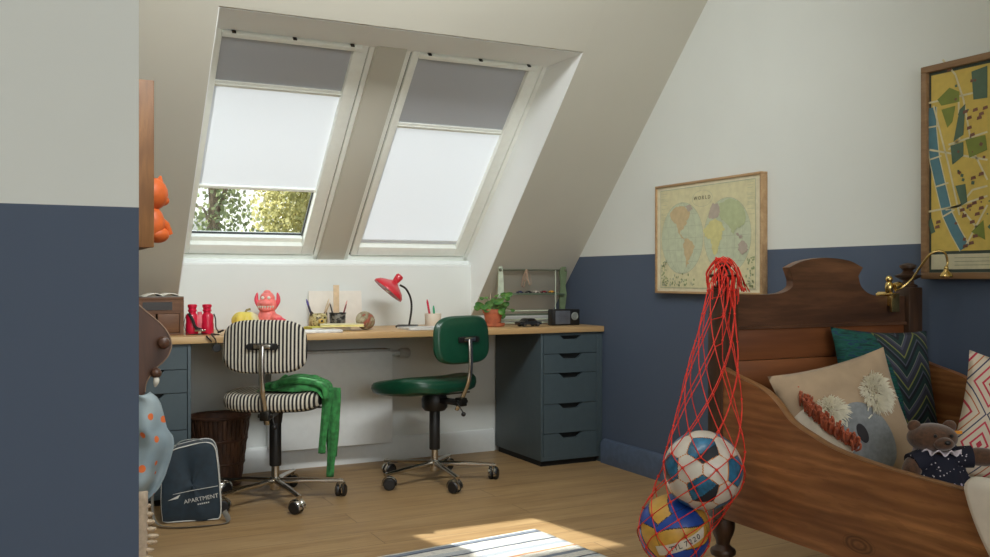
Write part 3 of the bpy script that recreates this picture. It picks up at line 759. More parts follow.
b.build('pages', M['paper'], bk, solid=.004, angle=60)
b = MB(); b.box(-.09, .09, -.058, .058, .0, .003, .001); b.build('cover', mat('grey_book_cover', (150, 148, 140), .6), bk)

redp = mat('crimson_plastic', (206, 16, 58), .35, var=.03, coat=.2)
bi = thing('binoculars', 'red toy binoculars standing upright on the worktop beside the wooden box', 'binoculars', (.710, 4.42, ZD), -.25)
b = MB()
for sx in (-1, 1):
    b.lathe([(0, 0), (.026, 0), (.028, .004), (.028, .045), (.026, .055), (.027, .085), (.020, .096), (0, .096)], 24, 0, None, (sx*.034, 0, 0))
split_build(b, 'barrel', redp, bi)
b = MB()
for sx in (-1, 1): b.lathe([(.016, .096), (.016, .104), (.0195, .106), (.0195, .112), (.017, .114), (.017, .122), (.0205, .124), (.0205, .136), (.015, .138), (.012, .13), (0, .13)], 24, 0, None, (sx*.032, 0, 0))
split_build(b, 'eyepiece', redp, bi)
b = MB(); b.box(-.02, .02, -.012, .012, .02, .09, .004); b.tube([(0, 0, .06), (0, 0, .104)], .010, 14); b.build('bridge', mat('pink_plastic', (232, 120, 130), .4), bi)
b = MB(); b.tube(spline([(-.058, -.01, .09), (-.066, -.02, .05), (-.05, -.036, .008), (-.01, -.04, .004), (.03, -.05, .006), (.055, -.075, .003), (.075, -.11, .004)], 7), .005, 6, flat=.3)
b.tube(spline([(-.045, -.022, .098), (-.028, -.034, .07), (-.014, -.036, .035), (.014, -.038, .022)], 6), .0075, 6, flat=.3, up=V(0, -1, 0))
b.tube(spline([(.062, -.005, .094), (.07, -.01, .07), (.072, -.02, .035), (.082, -.05, .02), (.095, -.07, .012)], 6), .003, 6)
b.build('strap', M['black'], bi)
b = MB(); b.tube([(.085, -.06, .012), (.108, -.066, .022)], .009, 8, flat=.5); b.build('strap_pad', M['black'], bi)
b = MB(); b.tube([(.028, -.044, .022), (.012, -.05, .021)], .004, 6); b.box(-.018, .03, -.047, -.041, .016, .026, .002); b.build('buckle', M['chrome'], bi)
lc = MB(); p = at(216.5, 348, Y=4.232)
m = axis_mtx(p, (1, 0, 0), (0, -1, .1)); lc.lathe([(0, 0), (.0175, 0), (.0185, .003), (.0185, .007), (.016, .009), (0, .009)], 24, 0, m)
lc.tube(spline([p+V(0, .0, .015), p+V(-.006, -.002, .04), p+V(-.022, .002, .062), V(.775, 4.30, ZD+.004)], 6), .003, 6)
p2 = at(209, 339, Y=4.236); lc.tube([p2+V(-.012, 0, .014), p2+V(.012, -.002, -.012)], .008, 8, flat=.4)
tag(lc.build('lens_cap', M['black']), 'round black lens cap dangling over the worktop edge below the binoculars', 'lens cap')

pump = MB()
def pf(u, v):
    t = 2*PI*u; ph = PI*v; rr = math.sin(ph)*(.060+.006*abs(math.cos(4*t))); return V(.942+rr*math.cos(t), 4.55+rr*math.sin(t)*.9, ZD+.053-.050*math.cos(ph)-(.010*math.exp(-((v-1)/.12)**2)))
pump.grid(pf, 48, 20, 0, True)
def pump_mat():
    t = NT('yellow_white_gourd'); x = t.xyz(t.coord())[0]; f = t.ramp(t.math('ADD', x, t.math('MULTIPLY', t.noise(t.coord(), 30, 2), .02)), [(.0, (228, 206, 90)), (.965, (228, 206, 90)), (.985, (222, 214, 170))]); t.base(f); t.rough(.45); return t.m
po = thing('gourd', 'yellow and cream gourd on the worktop behind the striped chair', 'gourd', (0, 0, 0))
pump.build('flesh', pump_mat(), po, weld=True, angle=70)
b = MB(); b.tube([(.942, 4.55, ZD+.090), (.947, 4.547, ZD+.104), (.965, 4.543, ZD+.109)], [.007, .005, .006], 8); b.build('stem', mat('gourd_stem', (150, 136, 92), .7), po)

pink = mat('coral_vinyl', (240, 128, 120), .45, var=.06, scale=50); pinkd = mat('deep_pink_vinyl', (226, 76, 92), .45)
mo = thing('monster_toy', 'coral pink horned monster toy sitting on the worktop beside the gourd', 'toy', (1.070, 4.65, ZD), -YAW); mo.scale = (1.08, 1.08, 1.08)
b = MB()
b.sph((0, 0, .055), (.043, .038, .055)); b.sph((0, -.004, .115), (.046, .040, .040)); b.sph((0, .0, .145), (.034, .032, .032)); b.sph((0, -.002, .170), (.018, .016, .014)); b.sph((0, -.032, .122), (.030, .020, .014)); b.sph((0, -.028, .096), (.026, .018, .012))
b.tube(spline([(.025, -.01, .06), (.058, -.03, .05), (.10, -.045, .022)], 5), [.021]*6+[.018]*3+[.016, .011], 10)
b.tube(spline([(-.02, -.01, .03), (-.055, -.05, .02), (-.07, -.075, .02)], 5), [.021]*6+[.018]*4+[.012], 10)
b.build('body', pink, mo, angle=70)
b = MB()
for sx in (-1, 1): b.tube(spline([(sx*.030, 0, .105), (sx*.050, 0, .135), (sx*.046, 0, .172)], 4), [.014, .013, .012, .011, .010, .009, .008, .006, .002], 10)
b.tube([(.05, -.028, .048), (.085, -.045, .035)], [.022, .019], 10); split_build(b, 'horn', pinkd, mo)
b = MB()
for k in range(7):
    a = (k-3)*.28; b.lathe([(.0055, 0), (.003, -.008), (0, -.013)][::-1], 6, 0, None, (math.sin(a)*.044, -.004-math.cos(a)*.041, .112))
split_build(b, 'teeth', M['paper'], mo)
b = MB()
for sx in (-1, 1): b.sph((sx*.014, -.030, .148), .008)
split_build(b, 'eye', M['paper'], mo)

# sketch board leaning on the wall
b = MB(); m = Matrix.Translation(V(1.315, 4.765, ZD+.001)) @ Matrix.Rotation(math.radians(-6), 4, 'X')
b.box(0, .285, 0, .006, 0, .190, .001, 0, m); tag(b.build('drawing_board', mat('cream_card', (228, 222, 210), .7, var=.015)), 'cream sheet of card leaning against the wall behind the pencil pots', 'card')

# owl pencil pot
def pencil(x, y, z, dx, dy, L, col, parent, r=.0038, nm='pencil', tip=True):
    b = MB(); d = V(dx, dy, 1).normalized(); p = V(x, y, z)
    b.tube([p, p+d*(L-.012), p+d*L], [r, r, r*.3 if tip else r], 6); return b.build(nm, mat('pen_'+'_'.join(map(str, col)), col, .45), parent)
def pot_pen(label, base, dx, dy, L, col, nm, r=.0038, grp=None):
    b = MB(); d = V(dx, dy, 1).normalized(); p = Vector(base)
    b.tube([p, p+d*(L-.016), p+d*(L-.004), p+d*L], [r, r, r*.55, r*.25], 8)
    o = b.build(nm, mat('pen_'+'_'.join(map(str, col)), col, .45)); tag(o, label, nm.replace('_', ' '), 'pens and pencils in the pots')
def owl_mat():
    t = NT('owl_pot_glaze'); v = t.coord(); f = t.noise(v, 34, 4, .6, 1.5)
    t.base(t.ramp(f, [(.38, (84, 68, 46)), (.46, (176, 158, 100)), (.58, (206, 196, 150)), (.70, (104, 86, 60))])); t.rough(.35); t.bump(f, .3, .002); return t.m
ow = thing('pencil_pot', 'patterned olive and brown animal-shaped pencil pot behind the yellow notebook', 'pencil pot', at(318, 322, Y=4.60).xy.to_3d()+V(0, 0, ZD))
b = MB(); b.lathe([(0, 0), (.038, 0), (.045, .02), (.047, .05), (.042, .076), (.038, .080), (.034, .078), (.038, .05), (.034, .008), (0, .008)], 28); b.build('pot', owl_mat(), ow)
b = MB()
for sx in (-1, 1): b.lathe([(.012, 0), (.008, .012), (0, .026)], 8, 0, axis_mtx((sx*.033, -.012, .072), (1, 0, 0), (sx*.3, 0, 1)))
split_build(b, 'ear', mat('dark_brown_glaze', (60, 48, 36), .4), ow)
b = MB(); b.sph((.004, -.046, .042), (.016, .010, .014)); b.build('snout', mat('tan_glaze', (196, 160, 84), .4), ow)
b = MB(); b.sph((.004, -.056, .044), .006); b.sph((-.016, -.040, .060), .005); b.sph((.022, -.040, .060), .005); b.build('face', M['black'], ow)
ob = ow.location
pot_pen('purple felt pen leaning left out of the patterned pot', ob+V(-.012, 0, .012), -.34, 0, .148, (92, 84, 150), 'felt_pen', .0055)
pot_pen('dark blue pen leaning left out of the patterned pot, in front of the purple pen', ob+V(-.018, -.008, .012), -.30, -.05, .118, (52, 54, 74), 'felt_pen', .0045)
pot_pen('cream pencil leaning right out of the patterned pot', ob+V(.010, .005, .012), .34, 0, .150, (212, 190, 158), 'pencil')
pot_pen('tan pencil leaning right out of the patterned pot, nearer the front', ob+V(.004, -.012, .012), .42, -.08, .135, (190, 164, 130), 'pencil')
# mesh pot
mp = thing('pencil_pot', 'black lattice pencil pot holding a wooden ruler, right of the patterned pot', 'pencil pot', V(at(337, 322, Y=4.6).x+.003, 4.60, ZD))
def lattice_mat():
    t = NT('black_lattice'); v = t.coord(); f = t.noise(v, 60, 3, .6, .5)
    t.base(t.ramp(f, [(.46, (40, 38, 38)), (.54, (120, 116, 108))])); t.rough(.4); t.bump(f, .4, .002); return t.m
b = MB(); b.lathe([(0, 0), (.036, 0), (.038, .004), (.041, .078), (.040, .082), (.037, .080), (.034, .006), (0, .006)], 28); b.build('pot', lattice_mat(), mp)
b = MB(); b.tube([(math.cos(a*PI/12)*.041, math.sin(a*PI/12)*.041, .08) for a in range(24)], .003, 6, closed=True); b.build('rim', M['black'], mp)
mb = mp.location
b = MB(); m = Matrix.Translation(mb+V(-.002, .012, .01)) @ Matrix.Rotation(-.03, 4, 'X'); b.box(-.015, .015, -.002, .002, 0, .212, .0008, 0, m)
tag(b.build('ruler', mat('pale_beech', (214, 186, 150), .5)), 'pale wooden ruler standing upright in the black lattice pot', 'ruler')
pot_pen('black pencil leaning left out of the lattice pot', mb+V(-.01, -.004, .012), -.26, 0, .125, (50, 46, 46), 'pencil')
pot_pen('dark red pencil leaning right out of the lattice pot', mb+V(.008, -.008, .012), .32, 0, .120, (110, 44, 42), 'pencil')
pot_pen('pink pencil leaning right out of the lattice pot, behind the dark red one', mb+V(.012, .004, .012), .30, 0, .138, (214, 150, 140), 'pencil')
# notebooks and papers
def flat(label, cat, name, c, w, d, h, z, rz, m, bev=.001, pages=None):
    t = thing(name, label, cat, (c[0], c[1], z), rz)
    b = MB(); b.box(-w/2, w/2, -d/2, d/2, 0, .0015, .0004); b.box(-w/2, w/2, -d/2, d/2, h-.0015, h, .0004); b.box(-w/2, -w/2+.0015, -d/2, d/2, 0, h); b.build('cover', m, t)
    b = MB(); b.box(-w/2+.0015, w/2-.003, -d/2+.003, d/2-.003, .0015, h-.0015); b.build('pages', pages or M['paper'], t); return t
yl = mat('yellow_cover', (208, 200, 80), .5); cr = mat('cream_cover', (230, 222, 178), .5)
flat('olive yellow notebook lying under the white one on the worktop', 'notebook', 'notebook', (1.325, 4.48), .20, .13, .020, ZD+.0, .05, yl)
flat('cream notebook lying on top of the yellow one', 'notebook', 'notebook', (1.385, 4.44), .21, .12, .012, ZD+.021, -.25, cr, pages=mat('yellowed_pages', (226, 214, 140), .7))
lt = MB(); lt.box(1.135, 1.335, 4.262, 4.385, ZD+.001, ZD+.014, .004); tag(lt.build('tablet', mat('white_plastic', (226, 226, 224), .3)), 'white tablet lying near the front edge behind the striped chair', 'tablet')
sc_ = thing('scissors', 'dark scissors lying open on the worktop left of the yellow notebook', 'scissors', (1.235, 4.415, ZD+.0015), .5)
b = MB(); b.prism([(0, -.004), (.075, -.001), (.075, .001), (0, .004)], 'z', 0, .002); b.prism([(-.0, .0), (.07, .016), (.071, .018), (0, .008)], 'z', .002, .004); split_build(b, 'blade', M['chrome'], sc_)
b = MB()
for y in (-.014, .016): b.tube([(-.022+.02*math.cos(a*PI/8), y+.012*math.sin(a*PI/8), .004) for a in range(16)], .0032, 6, closed=True)
split_build(b, 'handle', M['black'], sc_)
# woven ball
b = MB(); cB = V(1.512, 4.46, ZD+.046)
def wbf(u, v):
    t = 2*PI*u; ph = PI*v; r = .0465*(1+.05*math.cos(14*t)*math.sin(ph)); d = V(math.sin(ph)*math.cos(t), math.sin(ph)*math.sin(t), -math.cos(ph)*.95)
    return cB+(axis_mtx((0, 0, 0), (1, 0, 0), (.45, -.35, .82)).to_3x3() @ d)*r
b.grid(wbf, 112, 24, 0, True)
def wm():
    t = NT('ribbed_ball_skin'); v = t.coord(); f = t.noise(v, 22, 3, .5, 1); t.base(t.ramp(f, [(.36, (150, 84, 66)), (.46, (132, 120, 92)), (.62, (176, 166, 140))])); t.rough(.8); return t.m
tag(b.build('ribbed_ball', wm(), weld=True, angle=80), 'small ribbed brown-grey ball on the worktop, left of the red lamp', 'ball')

# desk lamp
lred = mat('red_lamp_enamel', (206, 44, 56), .3, var=.03, coat=.3)
lb = at(407, 322, Y=4.60); lb.z = ZD
dl = thing('desk_lamp', 'red shaded gooseneck desk lamp with black base on the worktop', 'desk lamp', lb)
b = MB(); m = Matrix.Rotation(-YAW, 4, 'Z'); b.box(-.055, .055, -.06, .06, 0, .012, .004, 0, m); b.build('base', M['black'], dl)
def pl(px, py): return at(px, py, Y=4.60)-lb
b = MB(); b.tube(spline([V(.012, 0, .01), pl(411.5, 309), pl(410.5, 298), pl(406, 289), pl(400, 285)], 8), .0055, 10); b.build('gooseneck', M['dkmetal'], dl)
ax = (RGT*.62+UP*.76+FWD*(.18)).normalized(); rc = pl(387.5, 291)
m = axis_mtx(rc, RGT, ax)
b = MB(); R = .088
b.lathe([(R, 0), (R*1.015, .002), (R*1.0, .012), (R*.82, .030), (R*.55, .044), (R*.32, .054), (R*.24, .060), (R*.20, .060), (R*.28, .050), (R*.44, .034), (R*.72, .021), (R*.95, .008), (R, 0)], 40, 0, m); b.build('shade', lred, dl)
b = MB(); b.lathe([(R*.22, .054), (R*.18, .060), (R*.22, .080), (R*.24, .098), (R*.19, .106), (0, .107)], 24, 0, m); b.build('shade_cap', lred, dl)
b = MB(); b.sph(m @ V(0, 0, .018), .022); b.build('bulb', mat('frosted_bulb', (235, 230, 215), .3), dl)
lt = MB(); lt.prism(spl2([(1.685, 4.30), (1.68, 4.42), (1.70, 4.45), (1.96, 4.45), (1.97, 4.42), (1.97, 4.30), (1.95, 4.28), (1.70, 4.28), (1.685, 4.30)], 4)[:-1], 'z', ZD+.002, ZD+.012); 
tag(lt.build('laptop', mat('silver_laptop', (208, 208, 206), .3)), 'closed silver laptop lying on the worktop in front of the red lamp', 'laptop')

# white pot with pens, bowl of something colourful
wp = thing('pencil_pot', 'white ceramic pot holding a red and a green pen behind the green chair', 'pencil pot', V(at(433, 323, Y=4.6).x, 4.60, ZD))
b = MB(); b.lathe([(0, 0), (.038, 0), (.042, .01), (.044, .066), (.043, .07), (.040, .068), (.037, .008), (0, .008)], 28); b.build('pot', mat('cream_ceramic', (222, 210, 194), .5, var=.02), wp)
wb_ = wp.location
pot_pen('crimson felt pen standing in the white pot', wb_+V(-.012, -.004, .012), -.18, 0, .135, (196, 24, 60), 'felt_pen', .006)
pot_pen('green felt pen standing in the white pot', wb_+V(.008, -.006, .012), -.08, 0, .100, (36, 150, 104), 'felt_pen', .006)
gb = V(at(449, 322, Y=4.62).x, 4.62, ZD)
b = MB(); b.box(-.05, .05, -.04, .04, 0, .022, .004); o = tag(b.build('notepad', mat('lime_pad', (170, 196, 70), .5)), 'lime green block beside the white pen pot, partly behind the green chair', 'notepad'); o.location = gb
b = MB()
for k in range(7):
    a = k*.9; b.sph((.03*math.cos(a)+.002*k, .018*math.sin(a), .030+.004*(k % 2)), (.014, .011, .008), 0, 10, 8)
o = tag(b.build('clay_rings', mat('orange_clay', (224, 140, 70), .6, var=.2, scale=80)), 'orange modelling clay piled on the lime green block', 'clay'); o.location = gb

# potted plant
pp = thing('potted_plant', 'round-leaved green plant in a terracotta pot on the worktop', 'potted plant', V(at(493, 323, Y=4.47).x, 4.47, ZD))
b = MB(); b.lathe([(0, .006), (.036, .006), (.040, .012), (.049, .070), (.055, .070), (.056, .092), (.050, .092), (.047, .080), (0, .080)], 30); b.build('pot', M['terracotta'], pp)
b = MB(); b.lathe([(0, 0), (.055, 0), (.062, .005), (.064, .018), (.060, .018), (.056, .006), (0, .006)], 30); b.build('saucer', M['terracotta'], pp)
b = MB(); b.lathe([(0, .078), (.047, .078), (.047, .083), (0, .086)], 20); b.build('soil', M['soil'], pp)
st = MB(); lf = MB(); rnd = random.Random(5)
spec = [(-.072, .112, .026, .8), (-.045, .105, .022, .5), (-.02, .118, .024, .2), (.03, .135, .030, .1), (.045, .105, .032, -.2), (.062, .165, .022, .4), (.085, .170, .020, .2), (-.06, .15, .012, .6), (-.035, .155, .010, .4), (.02, .165, .012, 0), (.05, .055, .018, -.4), (.046, .080, .020, -.5), (.105, .085, .013, .4), (.075, .15, .016, .3), (-.085, .10, .018, 1), (0, .14, .016, .2), (.015, .11, .026, -.3), (.07, .12, .018, 0), (-.03, .09, .020, .3), (.03, .09, .024, -.1)]
for k, (dx, z, R, tl) in enumerate(spec):
    dep = rnd.uniform(-.05, .045); q = RGT*dx+FWD*dep+V(0, 0, z)
    st.tube(spline([V(rnd.uniform(-.015, .015), rnd.uniform(-.015, .015), .08), RGT*dx*.5+FWD*dep*.5+V(0, 0, max(.1, z*.95)), q], 5), .0015, 5)
    nrm = (-FWD*rnd.uniform(.6, 1.1)+UP*rnd.uniform(.4, 1.0)+RGT*rnd.uniform(-.5, .5)); mm = axis_mtx(q, RGT, nrm)
    c0 = lf.bm.verts.new(mm @ V(0, 0, -.003)); ring = [lf.bm.verts.new(mm @ V(R*math.cos(a*PI/8), R*.9*math.sin(a*PI/8), .003*math.cos(a*PI/4))) for a in range(16)]
    for a in range(16): lf.bm.faces.new((c0, ring[a], ring[(a+1) % 16]))
st.build('stem', mat('plant_stem', (110, 134, 70), .6), pp); lf.build('leaves', M['leaf'], pp, angle=70, solid=.0008)
b = MB(); b.tube([(-.008, .01, .07), (-.01, .012, .175)], .0022, 6); b.build('plant_stake', mat('pale_beech2', (206, 190, 160), .6), pp)

# rack with little cars
rk = thing('wire_rack', 'pale green and white table rack with a top rod and two narrow shelves', 'rack', (0, 0, 0))
Yr = 4.56
xl, xr = at(500, 300, Y=Yr).x, at(562, 300, Y=Yr).x
pale = mat('pale_mint_paint', (196, 206, 184), .5); sage = mat('sage_green_acrylic', (112, 128, 96), .35)
zt = at(500, 264, Y=Yr).z
b = MB(); b.prism([(xl-.016, ZD), (xl+.024, ZD), (xl+.020, zt-.10), (xl+.014, zt-.03), (xl+.012, zt-.012), (xl+.002, zt), (xl-.008, zt-.008), (xl-.010, zt-.03), (xl-.010, zt-.10)], 'y', Yr-.006, Yr+.006); b.build('left_upright', pale, rk)
b = MB(); b.prism([(xr-.010, ZD), (xr+.012, ZD), (xr+.016, ZD+.08), (xr+.028, ZD+.17), (xr+.020, ZD+.21), (xr+.030, zt-.04), (xr+.018, zt+.005), (xr-.002, zt+.002), (xr-.016, zt-.04), (xr-.008, ZD+.21), (xr-.018, ZD+.17)], 'y', Yr-.006, Yr+.006); b.build('right_upright', sage, rk)
b = MB(); zr = at(530, 270, Y=Yr).z; b.tube([(xl, Yr, zr), (xr, Yr, zr)], .0045, 10); b.sph((xl-.002, Yr-.008, zr), .009); b.sph((xr+.018, Yr-.008, zr), .008); b.build('top_rod', mat('grey_green_rod', (96, 100, 82), .4), rk)
zs1 = at(530, 293, Y=Yr).z; zs2 = ZD+.060
b = MB(); b.box(xl, xr, Yr-.03, Yr+.03, zs1-.010, zs1, .002); b.build('shelf', mat('green_shelf', (92, 106, 86), .5), rk)
b = MB(); b.box(xl, xr, Yr-.03, Yr+.03, zs2-.008, zs2, .002); b.build('shelf', mat('green_shelf', (92, 106, 86), .5), rk)
b = MB()
for z in (ZD+.012, ZD+.030, ZD+.078): b.tube([(xl, Yr-.03, z), (xr, Yr-.03, z)], .0035, 8)
split_build(b, 'rail', pale, rk)
xw = at(553, 290, Y=Yr).x; b = MB(); b.tube([(xw, Yr-.028, ZD), (xw, Yr-.028, zr)], .0028, 8); b.build('wire', pale, rk)
b = MB(); xm = at(526, 270, Y=Yr).x
for d0, l in ((-.030, .085), (.028, .075), (-.018, .055)):
    b.tube(spline([(xm, Yr-.006, zr+.004), (xm+d0*.7, Yr-.010, zr-.03), (xm+d0, Yr-.008, zr-l), (xm+d0*.6, Yr-.012, zr-l-.006), (xm+d0*.25, Yr-.009, zr-.05), (xm, Yr-.006, zr+.004)], 6), .0035, 6, flat=.4)
tag(b.build('ribbon', fabric('tan_ribbon', (176, 146, 122))), 'tan ribbon looped over the top rod of the rack', 'ribbon')
def toy_car(name, loc, L, col, label, rz=0, grp=None):
    t = thing(name, label, 'toy car', loc, rz, 'tiny toy cars on the rack shelf' if L < .08 else None); h = L*.32; w = L*.40
    b = MB(); pr = spl2([(-L/2, h*.25), (-L/2, h*.58), (-L*.30, h*.66), (-L*.17, h*.98), (L*.14, h*1.0), (L*.28, h*.64), (L*.48, h*.52), (L/2, h*.25)], 3); b.prism(pr, 'y', -w/2, w/2); b.build('body', mat('car_'+'_'.join(map(str, col)), col, .25, coat=.4), t)
    b = MB()
    for x in (-L*.3, L*.3):
        for s in (-1, 1): b.lathe([(0, -w*.1), (L*.095, -w*.1), (L*.095, w*.1), (0, w*.1)], 14, 0, axis_mtx((x, s*w*.44, L*.095), (1, 0, 0), (0, 1, 0)))
    split_build(b, 'wheel', M['black'], t)
    if L > .08:
        b = MB(); b.prism([(-L*.17, h*.68), (-L*.13, h*.90), (L*.10, h*.92), (L*.20, h*.68)], 'y', -w/2-.0006, w/2+.0006); b.build('side_window', M['box_dark'], t)
        b = MB()
        for x in (-L*.3, L*.3): b.lathe([(0, 0), (L*.05, 0), (L*.05, .0012), (0, .0012)], 12, 0, axis_mtx((x, -w*.54, L*.095), (1, 0, 0), (0, -1, 0)))
        split_build(b, 'hubcap', M['chrome'], t)
    return t
cp = at(528.5, 325, Y=4.38); toy_car('toy_car', (cp.x, 4.38, ZD), .135, (40, 42, 44), 'black toy car parked on the worktop in front of the rack', .05)
for px, col, nm in ((519, (56, 62, 92), 'dark blue'), (527.5, (44, 44, 46), 'black'), (534.5, (208, 196, 180), 'cream'), (543, (128, 44, 56), 'maroon'), (550.5, (220, 160, 60), 'yellow')):
    toy_car('toy_car', (at(px, 292, Y=Yr).x, Yr-.010, zs1), .040, col, 'tiny %s toy car on the upper shelf of the rack' % nm)
# radio
ra = thing('radio', 'black portable radio with square speaker grille and round dial on the worktop', 'radio', (at(565, 325, Y=4.40).x-.086, 4.385, ZD))
b = MB(); b.box(0, .172, 0, .055, 0, .088, .006); b.build('body', M['black'], ra)
b = MB(); b.box(.016, .108, -.004, .0, .008, .080, .001)
for k in range(11): b.box(.018+k*.0082, .0205+k*.0082, -.0055, -.003, .010, .078)
for k in range(6): b.box(.018, .106, -.0055, -.003, .014+k*.012, .016+k*.012)
b.build('speaker_grille', mat('grey_grille', (110, 114, 122), .4, .3), ra)
b = MB(); m = axis_mtx((.138, 0, .050), (1, 0, 0), (0, -1, 0)); b.lathe([(.014, 0), (.022, 0), (.022, .004), (.018, .006), (.014, .004)], 26, 0, m); b.lathe([(0, 0), (.010, 0), (.009, .006), (0, .007)], 20, 0, m); b.build('dial', mat('silver_dial', (150, 156, 150), .35, .4), ra)

# ================================================================ WALL PICTURES
def lin_mat(n, c, r=.6): return mat(n, c, r, var=.03, scale=40, bump=0)
XW = XG
wm_ = thing('framed_world_map', 'framed antique world map in two hemispheres hanging on the two-tone wall', 'framed map', (2.772, 3.377, .914))
w2, h2 = .742, .520
# local: x -> into the room is -x ; along wall y from +w/2 (left in view) to -w/2
def WM(u, v, o=0): return V(-.016-o, w2/2-.012-(w2-.024)*u, .012+(h2-.024)*v)
b = MB(); fr = .011
b.box(-.022, .0125, -w2/2, w2/2, 0, fr, .002); b.box(-.022, .0125, -w2/2, w2/2, h2-fr, h2, .002); b.box(-.022, .0125, -w2/2, -w2/2+fr, fr, h2-fr, .002); b.box(-.022, .0125, w2/2-fr, w2/2, fr, h2-fr, .002)
b.build('frame', wood('light_oak_frame', (156, 122, 84), (196, 164, 122), 1, 20), wm_)
pm = [lin_mat('map_paper', (214, 208, 168)), lin_mat('map_sea', (196, 204, 176)), lin_mat('map_line', (172, 178, 152)), lin_mat('map_orange_land', (202, 182, 142)), lin_mat('map_yellow_land', (212, 206, 144)), lin_mat('map_green_land', (182, 192, 150)), lin_mat('map_mauve_land', (180, 168, 154)), lin_mat('map_vine', (150, 164, 122)), lin_mat('map_margin', (224, 216, 186))]
b = MB(); b.box(-.014, -.004, -w2/2+.008, w2/2-.008, .008, h2-.008, 0, 8)
def mpoly(b, pts, mi, o, F):
    f = b.bm.faces.new([b.bm.verts.new(F(u, v, o)) for u, v in pts]); f.material_index = mi
def circ(cx, cy, rx, ry, n=48): return [(cx+rx*math.cos(2*PI*k/n), cy+ry*math.sin(2*PI*k/n)) for k in range(n)]
def ringp(b, cx, cy, rx, ry, t, mi, o, F, n=64):
    A = circ(cx, cy, rx, ry, n); B = circ(cx, cy, rx*(1-t), ry*(1-t), n)
    for k in range(n): mpoly(b, [A[k], A[(k+1) % n], B[(k+1) % n], B[k]], mi, o, F)
def strip(b, pts, w, mi, o, F, asp=1):
    for (x0, y0), (x1, y1) in zip(pts, pts[1:]):
        dx, dy = x1-x0, (y1-y0)*asp; L = math.hypot(dx, dy) or 1; nx, ny = -dy/L*w, dx/L*w/asp
        mpoly(b, [(x0+nx, y0+ny), (x1+nx, y1+ny), (x1-nx, y1-ny), (x0-nx, y0-ny)], mi, o, F)
mpoly(b, [(.04, .03), (.96, .03), (.96, .97), (.04, .97)], 0, .0004, WM)
asp = h2/w2
for cx in (.268, .708):
    mpoly(b, circ(cx, .50, .214, .335), 1, .0008, WM); ringp(b, cx, .50, .216, .338, .010, 2, .0012, WM)
    for k in range(1, 6):
        yy = .50+(.335)*(-1+k/3); hw = .214*math.sqrt(max(0, 1-((yy-.5)/.335)**2)); strip(b, [(cx-hw, yy), (cx+hw, yy)], .0009, 2, .001, WM, asp)
        s = (-1+k/3)*.214; strip(b, [(cx+s*math.sin(PI*q/10), .5+.335*math.cos(PI*q/10)) for q in range(11)], .0009, 2, .001, WM, asp)
land = [
 ([(.19, .80), (.26, .81), (.34, .78), (.36, .72), (.33, .66), (.30, .62), (.28, .58), (.25, .56), (.27, .52), (.30, .49), (.27, .50), (.23, .56), (.21, .63), (.15, .68), (.14, .74)], 3),
 ([(.31, .50), (.37, .47), (.40, .42), (.38, .36), (.35, .31), (.33, .25), (.315, .22), (.31, .30), (.29, .38), (.285, .44)], 3),
 ([(.30, .80), (.36, .81), (.38, .76), (.34, .74)], 6),
 ([(.55, .64), (.60, .66), (.66, .62), (.69, .56), (.66, .50), (.64, .42), (.61, .34), (.585, .33), (.57, .42), (.555, .48), (.50, .50), (.49, .57)], 4),
 ([(.53, .67), (.55, .74), (.58, .80), (.63, .79), (.65, .72), (.63, .67), (.58, .655)], 6),
 ([(.65, .72), (.64, .79), (.72, .82), (.82, .79), (.87, .71), (.88, .62), (.84, .56), (.80, .58), (.77, .50), (.74, .56), (.70, .62), (.66, .64), (.64, .68)], 5),
 ([(.81, .42), (.86, .45), (.90, .40), (.89, .34), (.84, .33), (.81, .37)], 6), ([(.79, .52), (.83, .50), (.86, .48), (.82, .47)], 6)]
rm = random.Random(2)
lo_ = .0014
for pts, mi in land:
    pp_ = []; lo_ += .00025
    for (x0, y0), (x1, y1) in zip(pts, pts[1:]+pts[:1]):
        for q in range(4): t = q/4; pp_.append((x0+(x1-x0)*t+rm.gauss(0, .004), y0+(y1-y0)*t+rm.gauss(0, .005)))
    mpoly(b, pp_, mi, lo_, WM)
for k in range(150):     # vine ornament along the lower corners
    u = rm.choice([rm.uniform(.05, .40), rm.uniform(.55, .95)]); v = .05+abs(rm.gauss(0, .05)) if rm.random() < .6 else None
    if v is None: u = rm.choice([rm.uniform(.05, .11), rm.uniform(.89, .95)]); v = rm.uniform(.05, .3)
    mpoly(b, circ(u, v, rm.uniform(.004, .010), rm.uniform(.006, .016), 6), rm.choice([7, 7, 2]), .0016, WM)
for k in range(26): u = rm.choice([.08, .92]); v = .96-k*.012; strip(b, [(u-.03, v), (u+.02+rm.uniform(0, .02), v)], .0008, 2, .0012, WM, asp)
ringp(b, .475, .855, .10, .075, .03, 2, .0016, WM); mpoly(b, circ(.475, .855, .098, .073), 0, .0013, WM)
strip(b, [(.04, .03), (.96, .03), (.96, .97), (.04, .97), (.04, .03)], .002, 2, .0010, WM, asp)
pr_ = b.build('print', pm, wm_)
m = Matrix.Translation(WM(.475, .86, .003)) @ Matrix.Rotation(-PI/2, 4, 'Z') @ Matrix.Rotation(PI/2, 4, 'X')
text_mesh('lettering', 'WORLD', .024, lin_mat('map_ink', (112, 106, 86)), wm_, m, space=1.6)

